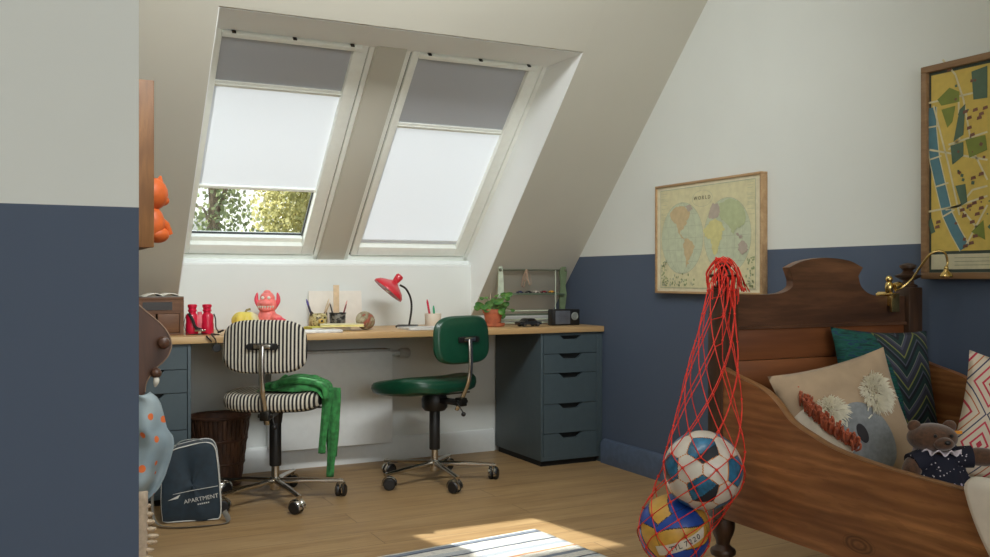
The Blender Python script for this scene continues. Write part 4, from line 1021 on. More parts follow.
cm = thing('framed_city_map', 'large framed yellow street map with a blue river, cut off by the picture edge', 'framed map', (2.772, 1.72, .983))
w3, h3 = 1.0, .724
def CM(u, v, o=0): return V(-.016-o, w3/2-.026-(w3-.052)*u, .026+(h3-.052)*v)
b = MB(); fr = .022
b.box(-.030, .0125, -w3/2, w3/2, 0, fr, .002); b.box(-.030, .0125, -w3/2, w3/2, h3-fr, h3, .002); b.box(-.030, .0125, -w3/2, -w3/2+fr, fr, h3-fr, .002); b.box(-.030, .0125, w3/2-fr, w3/2, fr, h3-fr, .002)
b.build('frame', wood('mid_oak_frame', (124, 92, 62), (158, 126, 90), 1, 20), cm)
cmt = [lin_mat('citymap_dark_border', (62, 74, 66)), lin_mat('citymap_yellow', (208, 182, 90)), lin_mat('citymap_river', (86, 130, 142)), lin_mat('citymap_road', (214, 206, 168)), lin_mat('citymap_park', (122, 134, 58)), lin_mat('citymap_green_block', (84, 108, 88)), lin_mat('citymap_building', (120, 82, 66)), lin_mat('citymap_strip', (206, 200, 168)), lin_mat('citymap_sand', (198, 174, 122))]
b = MB(); b.box(-.014, -.004, -w3/2+.012, w3/2-.012, .012, h3-.012, 0, 0)
a3 = h3/w3
mpoly(b, [(.006, .10), (.99, .10), (.99, .99), (.006, .99)], 1, .0004, CM); mpoly(b, [(.006, .01), (.99, .01), (.99, .085), (.006, .085)], 7, .0004, CM)
for k in range(3): strip(b, [(.1, .03+.018*k), (.95, .03+.018*k)], .0006, 5, .0008, CM, a3)
# positions measured on the visible left quarter of the map (u 0 .. .30)
def q(px, py):
    p = at(px, py, X=XG-.018); return ((1.72+w3/2-.026-p.y)/(w3-.052), (p.z-.983-.026)/(h3-.052))
riv = [q(*p) for p in ((934, 108), (934, 130), (937, 160), (944, 190), (950, 215), (958, 232), (967, 248))]
def band(cl, w): 
    L = []; R_ = []
    for i, (x, y) in enumerate(cl):
        a, c_ = cl[max(0, i-1)], cl[min(len(cl)-1, i+1)]; dx, dy = c_[0]-a[0], (c_[1]-a[1])*a3; l = math.hypot(dx, dy); L.append((x-dy/l*w, y+dx/l*w/a3)); R_.append((x+dy/l*w, y-dx/l*w/a3))
    return L+R_[::-1]
mpoly(b, band(riv, .023), 3, .0007, CM); mpoly(b, band(riv, .019), 2, .0010, CM)
roads = [((924, 105), (990, 90)), ((936, 106), (951, 165), (962, 215)), ((961, 95), (962, 140), (951, 150)), ((951, 145), (990, 132)), ((945, 60), (958, 75), (966, 100)), ((948, 210), (990, 196)), ((967, 248), (990, 205)), ((932, 150), (990, 160)), ((966, 100), (975, 150), (990, 180)), ((930, 212), (962, 206), (985, 235)), ((962, 206), (975, 190), (990, 186))]
for r_ in roads: strip(b, [q(*p) for p in r_], .0035, 3, .0013, CM, a3)
for (a, c_) in (((930, 128), (941, 126)), ((932, 160), (944, 156)), ((938, 187), (951, 183)), ((945, 217), (957, 210))): strip(b, [q(*a), q(*c_)], .003, 3, .0016, CM, a3)
parks = [([(940, 100), (952, 88), (962, 92), (962, 102), (944, 106)], 4), ([(944, 110), (958, 106), (955, 122), (950, 128)], 4), ([(974, 72), (990, 66), (990, 98), (976, 100)], 5), ([(962, 110), (968, 104), (966, 135), (956, 142)], 5), ([(968, 140), (988, 135), (990, 150), (972, 158)], 4), ([(953, 146), (966, 142), (966, 156), (955, 165)], 5), ([(958, 186), (968, 184), (970, 202), (964, 206)], 5), ([(974, 232), (986, 220), (988, 240)], 4), ([(930, 222), (934, 218), (938, 232), (934, 234)], 5)]
for pts, mi in parks: mpoly(b, [q(*p) for p in pts], mi, .0018, CM)
rc_ = random.Random(9)
for k in range(150):
    u, v = rc_.uniform(.10, .95), rc_.uniform(.14, .95)
    s = rc_.uniform(.003, .009); a = rc_.uniform(0, .8); pts = [(u+s*math.cos(a+k2*PI/2), v+s/a3*math.sin(a+k2*PI/2)) for k2 in range(4)]; mpoly(b, pts, 6 if rc_.random() < .7 else 5, .0020, CM)
for (px, py) in ((968, 112), (972, 118), (978, 110), (984, 114), (972, 128), (975, 135), (982, 118), (976, 178), (984, 174), (965, 210), (967, 216), (972, 206), (977, 203), (984, 198), (978, 236), (974, 243), (941, 222), (940, 227), (952, 70), (988, 108), (984, 208), (980, 214), (975, 222), (968, 246)):
    u, v = q(px, py); s = .010; mpoly(b, [(u-s, v-s), (u+s, v-s*.5), (u+s*.8, v+s), (u-s*.8, v+s*.6)], 6, .0022, CM)
for k in range(9): # roads further along the hidden part
    u = .34+k*.07; strip(b, [(u, .10), (u+rc_.uniform(-.05, .08), .99)], .0035, 3, .0013, CM, a3)
for k in range(6): v = .2+k*.13; strip(b, [(.30, v), (.99, v+rc_.uniform(-.06, .06))], .0035, 3, .0015, CM, a3)
b.build('print', cmt, cm)

# ================================================================ BED
bed = thing('wooden_bed', 'old narrow wooden bed with carved dark headboard cap and curved pine sides', 'bed', (0, 0, 0))
YH = 2.235; XA, XB = 1.893, 2.698
def hd(px, py): p = at(px, py, Y=YH); return (p.x, p.z)
zcap = hd(750, 327.6)[1]
top = [(XA+.03, hd(736, 294)[1]), hd(763, 294.5)]+[hd(*p) for p in ((778.7, 293), (788.8, 287.4), (790.2, 280))]
arch = spl2([hd(785.9, 267.5), hd(800, 261), hd(821.8, 257.8), hd(845, 260.5), hd(859.5, 267.5)], 6)
right = [hd(*p) for p in ((855, 276), (857.7, 286), (864.8, 293), (873.5, 296))]+[(XB-.03, hd(873.5, 296)[1])]
outline = top[:1]+spl2(top[1:], 4)+arch+spl2(right[:-1], 4)+[right[-1]]
b = MB(); b.prism(outline+[(XB-.03, zcap), (XA+.03, zcap)], 'y', YH-.014, YH+.016); b.prism([(XA+.03, zcap-.004), (XB-.03, zcap-.004), (XB-.03, zcap+.006), (XA+.03, zcap+.006)], 'y', YH-.022, YH-.012)
b.build('headboard_cap', M['walnut'], bed)
b = MB(); zb = [.27, .50, .62, .734, zcap-.003]
for z0, z1 in zip(zb, zb[1:]): b.box(XA+.03, XB-.03, YH-.010, YH+.012, z0, z1-.0015, .0025)
b.build('headboard_panel', M['head_pine'], bed)
for X in (XA, XB):
    b = MB(); s = .033
    b.box(X-s, X+s, YH-s, YH+s, .262, .955, .004)
    b.lathe([(s*.9, .955), (s*.95, .962), (s*.6, .968), (s*.55, .978), (s*1.25, .990), (s*1.3, .996), (s*.7, 1.002), (s*.45, 1.012), (s*.8, 1.022), (s*.82, 1.030), (s*.4, 1.036), (0, 1.038)], 24, 0, None, (X, YH, 0)); b.build('post', M['post'], bed)
    b = MB(); b.lathe([(.018, 0), (.024, .006), (.028, .04), (.022, .085), (.016, .118), (.018, .136), (.026, .142), (.037, .150), (.039, .158), (.036, .166), (.026, .172), (.020, .180), (.022, .192), (.030, .210), (.035, .226), (.036, .240), (.034, .262)], 26, 0, None, (X, YH, 0)); b.build('leg', M['post'], bed)
YF = .50
for X in (XA, XB):
    b = MB(); b.box(X-.03, X+.03, YF-.03, YF+.03, .262, .70, .004); b.build('post', M['post'], bed)
    b = MB(); b.lathe([(.018, 0), (.026, .04), (.018, .1), (.036, .13), (.019, .16), (.033, .205), (.032, .262)], 20, 0, None, (X, YF, 0)); b.build('leg', M['post'], bed)
b = MB(); b.box(XA+.03, XB-.03, YF-.012, YF+.012, .27, .66, .003); b.build('footboard', M['head_pine'], bed)
XS = 1.865
sp = [(YH-.03, .715), (2.149, .698), (2.044, .672), (1.985, .642), (1.927, .595), (1.848, .565), (1.779, .545), (1.686, .531), (1.568, .521), (1.392, .513), (1.1, .508), (.80, .52), (.64, .56), (YF+.03, .62)]
sidep = spl2(sp, 5)+[(YF+.03, .262), (YH-.03, .268)]
b = MB(); b.prism(sidep, 'x', XS, XS+.026); b.build('side_rail', M['bed_pine'], bed)
b = MB(); b.prism(sidep, 'x', XB+.006, XB+.032); b.build('side_rail', M['bed_pine'], bed)
b = MB(); b.tube([V(XS+.013, y, z+.001) for y, z in spl2(sp, 5)], .0125, 8, flat=.3, up=V(0, 0, 1)); b.build('edge_moulding', mat('pine_edge_strip', (136, 94, 54), .5), bed)  # thin strip of plain brown along the rail's top edge
b = MB(); b.box(XS+.028, XB+.004, YF+.015, YH-.036, .27, .30); b.build('slat_base', M['head_pine'], bed)
mt = MB(); mt.box(XS+.030, XB+.002, YF+.02, YH-.04, .302, .388, .03, seg=4); tag(mt.build('mattress', fabric('cream_ticking', (196, 184, 164))), 'cream mattress lying inside the wooden bed', 'mattress')

# duvet draped over the side rail, bottom right
def duvet():
    b = MB()
    XO = XS-.012
    def fn(u, v):
        # u: across (0 outer hanging hem -> 1 inside), v: along -Y
        y = 1.395-.60*v; wr = .012*math.sin(v*16+u*4)+.014*mnoise.noise(V(u*3, v*5, 2))
        topz = .520+.012*math.sin(v*7)
        y += -.03*u
        if u < .45:
            t = 1-u/.45; hang = .34; z = topz-hang*t; x = XO-.018*math.sin(PI*t*.9)-.012*math.sin(v*20)*t; y -= .30*t**1.1
            y += .03*math.sin(t*3)
        elif u < .60:
            t = (u-.45)/.15; a = PI/2*0; x = XO+(.055)*t; z = topz+.014*math.sin(PI*t)
        else:
            t = (u-.60)/.40; x = XO+.055+.60*t; z = topz-.012-.07*min(1, t*3)+.02*math.sin(t*11+v*7)
        return V(x+wr*.4, y+wr*.6, z+wr*.6)
    b.grid(fn, 70, 60)
    tag(b.build('duvet', fabric('white_linen', (230, 220, 208), .03, 20), angle=80, solid=.012), 'white linen duvet slung over the near bed rail at the picture corner', 'duvet')
duvet()

# ---------------------------------------------------------------- cushions
def cushion_fn(w, h, t, p=2.4):
    def fn(a, c, side, off=0):
        ea = 1-abs(a)**p; ec = 1-abs(c)**p
        z = t/2*max(0, ea*ec)**.55
        x = a*w/2*(1-.075*(1-c*c)); y = c*h/2*(1-.075*(1-a*a))
        wr = .004*mnoise.noise(V(a*2.2, c*2.2, t*30+side))*min(1, z*60)
        return V(x, y, side*(z+off)+wr)
    return fn
def cushion(name, label, w, h, t, mtx, front, back=None, edge=None, n=28):
    th_ = thing(name, label, 'cushion', (0, 0, 0), 0, 'cushions in the bed'); fn = cushion_fn(w, h, t)
    b = MB()
    b.grid(lambda u, v: mtx @ fn(2*u-1, 2*v-1, 1), n, n, 0, uv=True); b.grid(lambda u, v: mtx @ fn(2*u-1, 2*v-1, -1), n, n, 1, uv=True)
    c = b.build('cover', [front, back or front], th_, weld=True, angle=80)
    return th_, fn
def patch(parent, name, mtx, fn, cx, cy, rx, ry, m, off=.002, rot=0, n=16):
    b = MB()
    def g(u, v):
        r = u; t = 2*PI*v; x, y = r*rx*math.cos(t), r*ry*math.sin(t); X = cx+x*math.cos(rot)-y*math.sin(rot); Y = cy+x*math.sin(rot)+y*math.cos(rot)
        return mtx @ fn(X, Y, 1, off if r < .99 else .0)
    b.grid(g, n, 36); return b.build(name, m, parent, weld=True, angle=80)
def up_mtx(c, roll, pitch, yaw=0):
    """cushion standing, face towards the camera; roll about its normal, pitch leans its top back, yaw turns it"""
    nrm = -FWD; R_ = RGT.copy(); R_.rotate(Matrix.Rotation(yaw, 3, 'Z')); nrm = Vector(nrm); nrm.rotate(Matrix.Rotation(yaw, 3, 'Z'))
    q = Matrix.Rotation(-pitch, 3, R_); nrm.rotate(q)
    m = axis_mtx(c, R_, nrm); return m @ Matrix.Rotation(roll, 4, 'Z')
# green chevron cushion against the headboard
def chev():
    t = NT('green_ikat_chevron'); uv = t.coord('UV'); X = t.xyz(uv); u, v = X[0], X[1]
    z = t.math('ABSOLUTE', t.math('SUBTRACT', t.math('FRACT', t.math('MULTIPLY', t.math('ADD', u, .02), 2.35)), .5))
    ph = t.math('FRACT', t.math('MULTIPLY', t.math('ADD', v, t.math('MULTIPLY', z, -.55)), 3.1))
    c1 = t.ramp(ph, [(0, (32, 50, 48)), (.18, (124, 128, 70)), (.25, (50, 52, 66)), (.45, (74, 74, 92)), (.56, (120, 128, 112)), (.60, (24, 52, 52)), (.8, (22, 28, 36)), (.93, (80, 82, 98))], 'CONSTANT')
    st_ = t.noise(t.coord('UV', (3, 16, 1), (0, 0, -.75)), 2.4, 3, .6, .6)
    c2 = t.ramp(st_, [(.30, (10, 30, 36)), (.42, (12, 66, 62)), (.52, (20, 92, 76)), (.60, (26, 48, 88)), (.68, (16, 76, 66))])
    t.base(t.mix(t.math('GREATER_THAN', t.math('ADD', u, t.math('MULTIPLY', v, .25)), .62), c2, c1)); t.rough(.85); t.bump(t.noise(uv, 90, 2), .3, .001); return t.m
m = up_mtx(at(886, 381, d=3.00), math.radians(-3), math.radians(14), math.radians(18))
g_, _ = cushion('cushion', 'dark green cushion with ikat stripes and grey-yellow chevrons against the headboard', .375, .34, .10, m, chev())
# koala cushion
m = up_mtx(at(848, 424, d=2.70), math.radians(13), math.radians(16), math.radians(6))
tan = fabric('tan_linen', (178, 154, 126), .04, 20)
kc, kf = cushion('cushion', 'tan cushion with a grey koala face and white furry ears', .375, .375, .11, m, tan)
def fur(parent, mtx, fn, cx, cy, rx, ry, m, n=420, ln=.022, seed=1, name='furry_ear'):
    rnd = random.Random(seed); b = MB()
    for k in range(n):
        a = rnd.uniform(0, 2*PI); r = math.sqrt(rnd.random()); X, Y = cx+rx*r*math.cos(a), cy+ry*r*math.sin(a)
        p = mtx @ fn(X, Y, 1, .001); o = mtx.to_3x3() @ V(math.cos(a)*r+rnd.gauss(0, .25), math.sin(a)*r+rnd.gauss(0, .25), rnd.uniform(.35, .8)); o.normalize(); L = ln*rnd.uniform(.6, 1.2)
        b.tube([p, p+o*L*.6, p+o*L-V(0, 0, L*.2)], [.0024, .0018, .0004], 3, caps=False)
    return b.build(name, m, parent)
kgrey = fabric('koala_grey_felt', (136, 140, 142), .06, 80); kw = fabric('white_fur', (232, 226, 206), .03, 40)
patch(kc, 'face', m, kf, .10, -.30, .43, .62, kgrey, .003, math.radians(12))
patch(kc, 'nose', m, kf, .02, -.20, .085, .17, mat('charcoal_felt', (52, 50, 54), .9), .006, math.radians(8))
fur(kc, m, kf, -.36, .26, .22, .18, kw, seed=2); fur(kc, m, kf, .52, .36, .24, .27, kw, n=560, seed=3)
b = MB()
for X, Y, r_ in ((.24, .02, .5), (-.19, .0, 1.2)):
    p = m @ kf(X, Y, 1, .004); d = m.to_3x3() @ V(math.cos(r_), math.sin(r_), 0); b.tube([p-d*.008, p+d*.008], .0022, 6)
split_build(b, 'eye', kw, kc)
patch(kc, 'bow_tie', m, kf, -.06, -.80, .22, .09, mat('teal_felt', (40, 122, 112), .9), .006, math.radians(-8))
# fringed cushion leaning along the near rail
ctr = V(1.962, 1.945, .520)
m = axis_mtx(ctr, (0, -.90, -.43), (-1, 0, .30))
wt = fabric('white_cotton', (216, 206, 188), .03, 20)
fc, ff = cushion('cushion', 'white cushion with a rust-red looped fringe behind the near bed rail', .27, .17, .07, m, wt)
rust = fabric('rust_yarn', (172, 84, 50), .15, 80)
rnd = random.Random(8)
def fringe_curve(s): # along the top edge of the cushion
    return s
k = 0
for i in range(40):
    a = -1+2*i/39; b = MB()
    for j in range(3):
        p = m @ ff(a+rnd.uniform(-.03, .03), .90+rnd.uniform(-.08, .08), 1, .004)
        o = (m.to_3x3() @ V(rnd.uniform(-.6, .6), 1.0, rnd.uniform(.1, .9))).normalized(); L = .034*rnd.uniform(.8, 1.2)
        b.tube(spline([p, p+o*L, p+o*L*.8+V(rnd.uniform(-.006, .006), rnd.uniform(-.006, .006), -.010), p+o*L*.3+V(0, 0, -.008)], 3), .0032, 5)
    b.build('fringe_loop', rust, fc)
# pink geometric cushion
def diam():
    t = NT('white_red_diamond_weave'); uv = t.coord('UV'); X = t.xyz(uv)
    a = t.math('ABSOLUTE', t.math('SUBTRACT', t.math('FRACT', t.math('MULTIPLY', X[0], 3.0)), .5)); c_ = t.math('ABSOLUTE', t.math('SUBTRACT', t.math('FRACT', t.math('MULTIPLY', X[1], 2.0)), .5))
    s = t.math('ADD', a, c_)
    r = t.ramp(s, [(0, (196, 60, 80)), (.07, (222, 208, 190)), (.16, (206, 60, 82)), (.21, (222, 208, 190)), (.34, (206, 70, 88)), (.39, (222, 208, 190)), (.50, (70, 70, 98)), (.535, (222, 208, 190)), (.64, (190, 110, 70)), (.67, (222, 208, 190)), (.80, (196, 60, 80)), (.85, (222, 208, 190))], 'CONSTANT')
    t.base(r); t.rough(.9); t.bump(t.noise(uv, 120, 2), .3, .001); return t.m
m = up_mtx(at(1025, 428, d=2.62), math.radians(-15), math.radians(16), math.radians(-12))
cushion('cushion', 'white cushion woven with red and navy diamonds at the right picture edge', .36, .36, .11, m, diam())

# teddy bear
brown = fabric('brown_plush', (88, 60, 42), .15, 120, .95, 200, .5)
navy = NT('navy_dotted_dress'); vv = navy.coord(); vo = navy.n('ShaderNodeTexVoronoi'); vo.inputs['Scale'].default_value = 85; navy.l(vv, vo.inputs['Vector'])
navy.base(navy.mix(navy.math('LESS_THAN', vo.outputs['Distance'], .17), lin((24, 26, 44)), lin((210, 200, 206)))); navy.rough(.85)
bp = at(940, 462, d=2.44)
tb = thing('teddy_bear', 'brown teddy bear in a navy dotted dress with white collar, lying in the bed', 'teddy bear', (bp.x, bp.y, .402), -YAW)
hz = at(934, 437, d=2.46).z-.402; hx = (934-940)*2.45/FOC; bz = bp.z-.402
b = MB()
b.sph((hx, .01, hz), (.064, .050, .038), 0, 24, 16); b.sph((hx+.008, -.036, hz-.008), (.026, .022, .017)); b.tube([(hx*.5, .01, hz-.02), (0, .01, bz+.02)], .026, 12)
b.sph((0, .012, bz*.62), (.054, .045, max(.05, bz*.6)), 0, 20, 14)
b.tube(spline([(-.04, 0, bz+.012), (-.075, -.012, bz-.006), (-.088, -.03, bz-.035)], 5), [.022]*5+[.024]*3+[.023, .018, .008], 12)
b.tube(spline([(.04, 0, bz+.012), (.09, -.010, bz+.016), (.145, -.02, bz+.012)], 5), [.022]*5+[.024]*3+[.022, .018, .008], 12)
b.tube(spline([(-.025, -.01, .03), (-.03, -.07, .03), (-.03, -.10, .035)], 5), [.026]*8+[.022, .016, .008], 12); b.tube(spline([(.03, -.01, .03), (.035, -.07, .03), (.04, -.10, .035)], 5), [.026]*8+[.022, .016, .008], 12)
b.build('body', brown, tb, angle=80)
for sx in (-1, 1):
    b = MB(); b.sph((hx+sx*.046, .012, hz+.030), (.018, .010, .016)); b.build('ear', brown, tb)
b = MB(); b.sph((hx+.008, -.058, hz-.002), (.008, .005, .006)); b.sph((hx-.014, -.038, hz+.012), .0045); b.sph((hx+.028, -.038, hz+.012), .0045); b.build('face', M['black'], tb)
b = MB()
def dress(u, v):
    t = 2*PI*u; r = .040+.034*v+.004*math.sin(9*t)*v; return V(r*1.12*math.cos(t), .012+r*.95*math.sin(t), bz+.024-.075*v)
b.grid(dress, 48, 12, 0, True)
for sx in (-1, 1): b.tube([(sx*.034, .0, bz+.012), (sx*.078, -.010, bz+(.016 if sx > 0 else -.004))], [.028, .029], 14)
b.build('dress', navy.m, tb, angle=60)
b = MB(); b.grid(lambda u, v: V((.034+.022*v+.004*math.sin(22*PI*u))*math.cos(2*PI*u)*1.1, .010+(.034+.022*v)*math.sin(2*PI*u), bz+.030+.008*v*math.sin(24*PI*u)), 96, 3, 0, True); b.build('collar', fabric('white_lace', (226, 214, 222)), tb, solid=.002)
b = MB()
for kk in range(26):
    t = 2*PI*kk/26; b.sph((.080*math.cos(t), .012+.070*math.sin(t), bz-.050), (.004, .004, .007), 0, 6, 5)
b.build('hem_trim', fabric('lilac_trim', (206, 190, 214)), tb)
b = MB(); b.box(hx+.050, hx+.072, -.004, -.002, hz+.012, hz+.020, .0005); b.build('ear_tag', mat('yellow_tag', (232, 150, 40), .6), tb)

# bed reading lamp (brass)
ql = at(888, 297, Y=YH)
rl = thing('clamp_lamp', 'brass clamp-on reading lamp with curved arm on the headboard', 'reading lamp', (ql.x, YH, ql.z))
def lp(px, py, Y=YH-.03): p = at(px, py, Y=Y); return V(p.x-ql.x, p.y-YH, p.z-ql.z)
b = MB(); b.box(-.020, -.012, -.032, .028, -.03, .018, .002); b.box(-.024, .014, -.036, -.026, -.05, .010, .003); b.box(-.024, .014, .022, .030, -.03, .008, .003); b.box(-.026, .016, -.036, .030, .004, .014, .003); b.build('clamp', M['brass'], rl)
b = MB(); b.lathe([(.006, 0), (.012, .006), (.014, .02), (.012, .034), (.006, .04)], 16, 0, None, (-.018, -.02, .012)); b.sph((-.018, -.02, .060), .012); b.lathe([(.011, 0), (.013, .004), (.013, .026), (.010, .032)], 16, 0, axis_mtx((.005, -.02, .035), (0, 0, 1), (1, 0, .2))); b.tube([(-.018, -.02, .045), (.01, -.02, .038)], .006, 8); b.build('joint', M['brass'], rl)
pts = [V(.006, -.024, .022), lp(902, 287.5), lp(912, 279, YH-.05), lp(921, 266, YH-.08), lp(930, 254.5, YH-.11), lp(939, 251, YH-.13), lp(945.5, 254, YH-.14), lp(947.5, 262, YH-.14), lp(946.8, 266, YH-.14)]
b = MB(); b.tube(spline(pts, 7), .0038, 10); b.build('arm', M['brass'], rl)
e_ = lp(946.2, 268, YH-.14); b = MB(); b.sph(e_, .0075); b.lathe([(.020, -.030), (.021, -.026), (.017, -.018), (.008, -.010), (.006, 0), (.004, 0), (.006, -.012), (.015, -.020), (.018, -.028)], 24, 0, None, e_); b.build('lamp_head', M['brass'], rl)

# ================================================================ BALLS IN A NET
def football(c, r):
    phi = (1+5**.5)/2
    pent = [V(*p).normalized() for p in [(0, s1, s2*phi) for s1 in (-1, 1) for s2 in (-1, 1)]+[(s1, s2*phi, 0) for s1 in (-1, 1) for s2 in (-1, 1)]+[(s2*phi, 0, s1) for s1 in (-1, 1) for s2 in (-1, 1)]]
    tri = []
    for i in range(12):
        for j in range(i+1, 12):
            for k in range(j+1, 12):
                if pent[i].dot(pent[j]) > .4 and pent[j].dot(pent[k]) > .4 and pent[i].dot(pent[k]) > .4: tri.append((pent[i]+pent[j]+pent[k]).normalized())
    bm = bmesh.new(); bmesh.ops.create_icosphere(bm, subdivisions=6, radius=1)
    # orient: a vertical row with a pentagon above the centre, two hexagons beside the lower centre line
    toC = (V(0, 0, EYE)-c).normalized()
    p0 = pent[0]; q0 = max((p for p in pent[1:]), key=lambda p: p.dot(p0)); ed = (p0+q0).normalized(); 
    src = axis_mtx((0, 0, 0), (p0-q0), ed).to_3x3(); dst = axis_mtx((0, 0, 0), UP, (toC+UP*.02)).to_3x3()
    Rm = dst @ src.inverted()
    L = [(p, 'p', i) for i, p in enumerate(pent)]+[(t, 'h', i) for i, t in enumerate(tri)]
    for f in bm.faces:
        n = f.calc_center_median().normalized()
        ds = sorted(((n.dot(p)+(.0 if k == 'h' else .016), k, i) for p, k, i in L), reverse=True)[:3]
        k, i = ds[0][1], ds[0][2]; seam = ds[0][0]-ds[1][0] < .010
        if k == 'p':
            pc = pent[i]; e1 = pc.orthogonal(); f.material_index = 2 if (n-pc).dot(e1) < -.12 and i % 2 == 0 else 4 if seam else 1
        else: f.material_index = 3 if seam else 0
    for v in bm.verts: v.co = Rm @ v.co*r
    for f in bm.faces: f.smooth = True
    me = bpy.data.meshes.new('football'); bm.to_mesh(me); bm.free()
    for m_ in (mat('ball_white', (214, 208, 196), .35, var=.03, coat=.2), mat('ball_blue', (38, 104, 140), .35, var=.25, scale=40, coat=.2), mat('ball_dark', (36, 42, 52), .35, coat=.2), mat('ball_orange_seam', (206, 130, 60), .5), mat('ball_teal', (34, 70, 84), .4)): me.materials.append(m_)
    o = bpy.data.objects.new('football', me); COL.objects.link(o); o.location = c; return o
A = at(703, 470, d=2.64); RA = .110; Bc = at(679.5, 518.5, d=2.70); RB = .102
# keep the two balls touching
dv = (Bc-A); Bc = A+dv.normalized()*(RA+RB+.001) if dv.length < RA+RB else Bc
tag(football(A, RA), 'white football with blue panels, the upper ball in the red net', 'football')
def volley(c, r):
    bm = bmesh.new(); bmesh.ops.create_icosphere(bm, subdivisions=6, radius=1)
    for f in bm.faces:
        n = f.calc_center_median().normalized(); ax_ = [abs(n.x), abs(n.y), abs(n.z)]; k = ax_.index(max(ax_)); s = n[k] > 0
        a, c_ = n[(k+1) % 3]/ax_[k], n[(k+2) % 3]/ax_[k]; t_ = c_+.35*math.sin(a*1.5)
        band_ = 0 if t_ < -.36 else 1 if t_ < .36 else 2
        edge_ = min(abs(t_+.36), abs(t_-.36), 1-abs(c_), 1-abs(a)) < .022
        cols = {(0, True): (1, 0, 1), (0, False): (1, 0, 1), (1, True): (0, 1, 0), (1, False): (0, 1, 0), (2, True): (0, 1, 0), (2, False): (0, 1, 0)}[(k, s)]
        f.material_index = 3 if edge_ else cols[band_]
    for v in bm.verts: v.co = v.co*r
    for f in bm.faces: f.smooth = True
    me = bpy.data.meshes.new('volleyball'); bm.to_mesh(me); bm.free()
    for m_ in (mat('volley_blue', (34, 78, 168), .4, coat=.15), mat('volley_yellow', (206, 160, 66), .45, coat=.1), mat('volley_white', (216, 208, 192), .45), mat('volley_seam', (52, 50, 60), .6)): me.materials.append(m_)
    t = thing('volleyball', 'blue, yellow and white volleyball, the lower ball in the red net', 'volleyball', c)
    o = bpy.data.objects.new('cover', me); COL.objects.link(o); o.parent = t
    tc = (V(0, 0, EYE)-c).normalized(); o.rotation_euler = (axis_mtx((0, 0, 0), RGT+UP*.55, tc+RGT*.35-UP*.25)).to_euler()
    # white lettered panel, lower right
    b = MB(); ink = mat('ink', (70, 66, 70), .6)
    ctr_ = axis_mtx((0, 0, 0), RGT, tc).to_3x3()
    def on(a, e, rr=1.0): return ctr_ @ V(math.sin(a)*math.cos(e), math.sin(e), math.cos(a)*math.cos(e))*(r*rr)
    b.grid(lambda u, v: on(-.62+1.55*u, -.75+.30*v+.62*u*u*.9, 1.006), 30, 8); b.build('panel', mat('volley_white', (216, 208, 192)), t)
    for s_, u in (('T', .34), ('Y', .42), ('L', .50), ('7', .62), ('2', .70), ('2', .78), ('0', .86)):
        a, e = -.62+1.55*u, -.75+.15+.62*u*u*.9; p = on(a, e, 1.012); nrm = on(a, e).normalized(); a2, e2 = a+.02, -.75+.15+.62*(u+.013)**2*.9
        text_mesh('lettering', s_, .022, ink, t, axis_mtx(p, on(a2, e2)-on(a, e), nrm))
    return t
volley(Bc, RB)

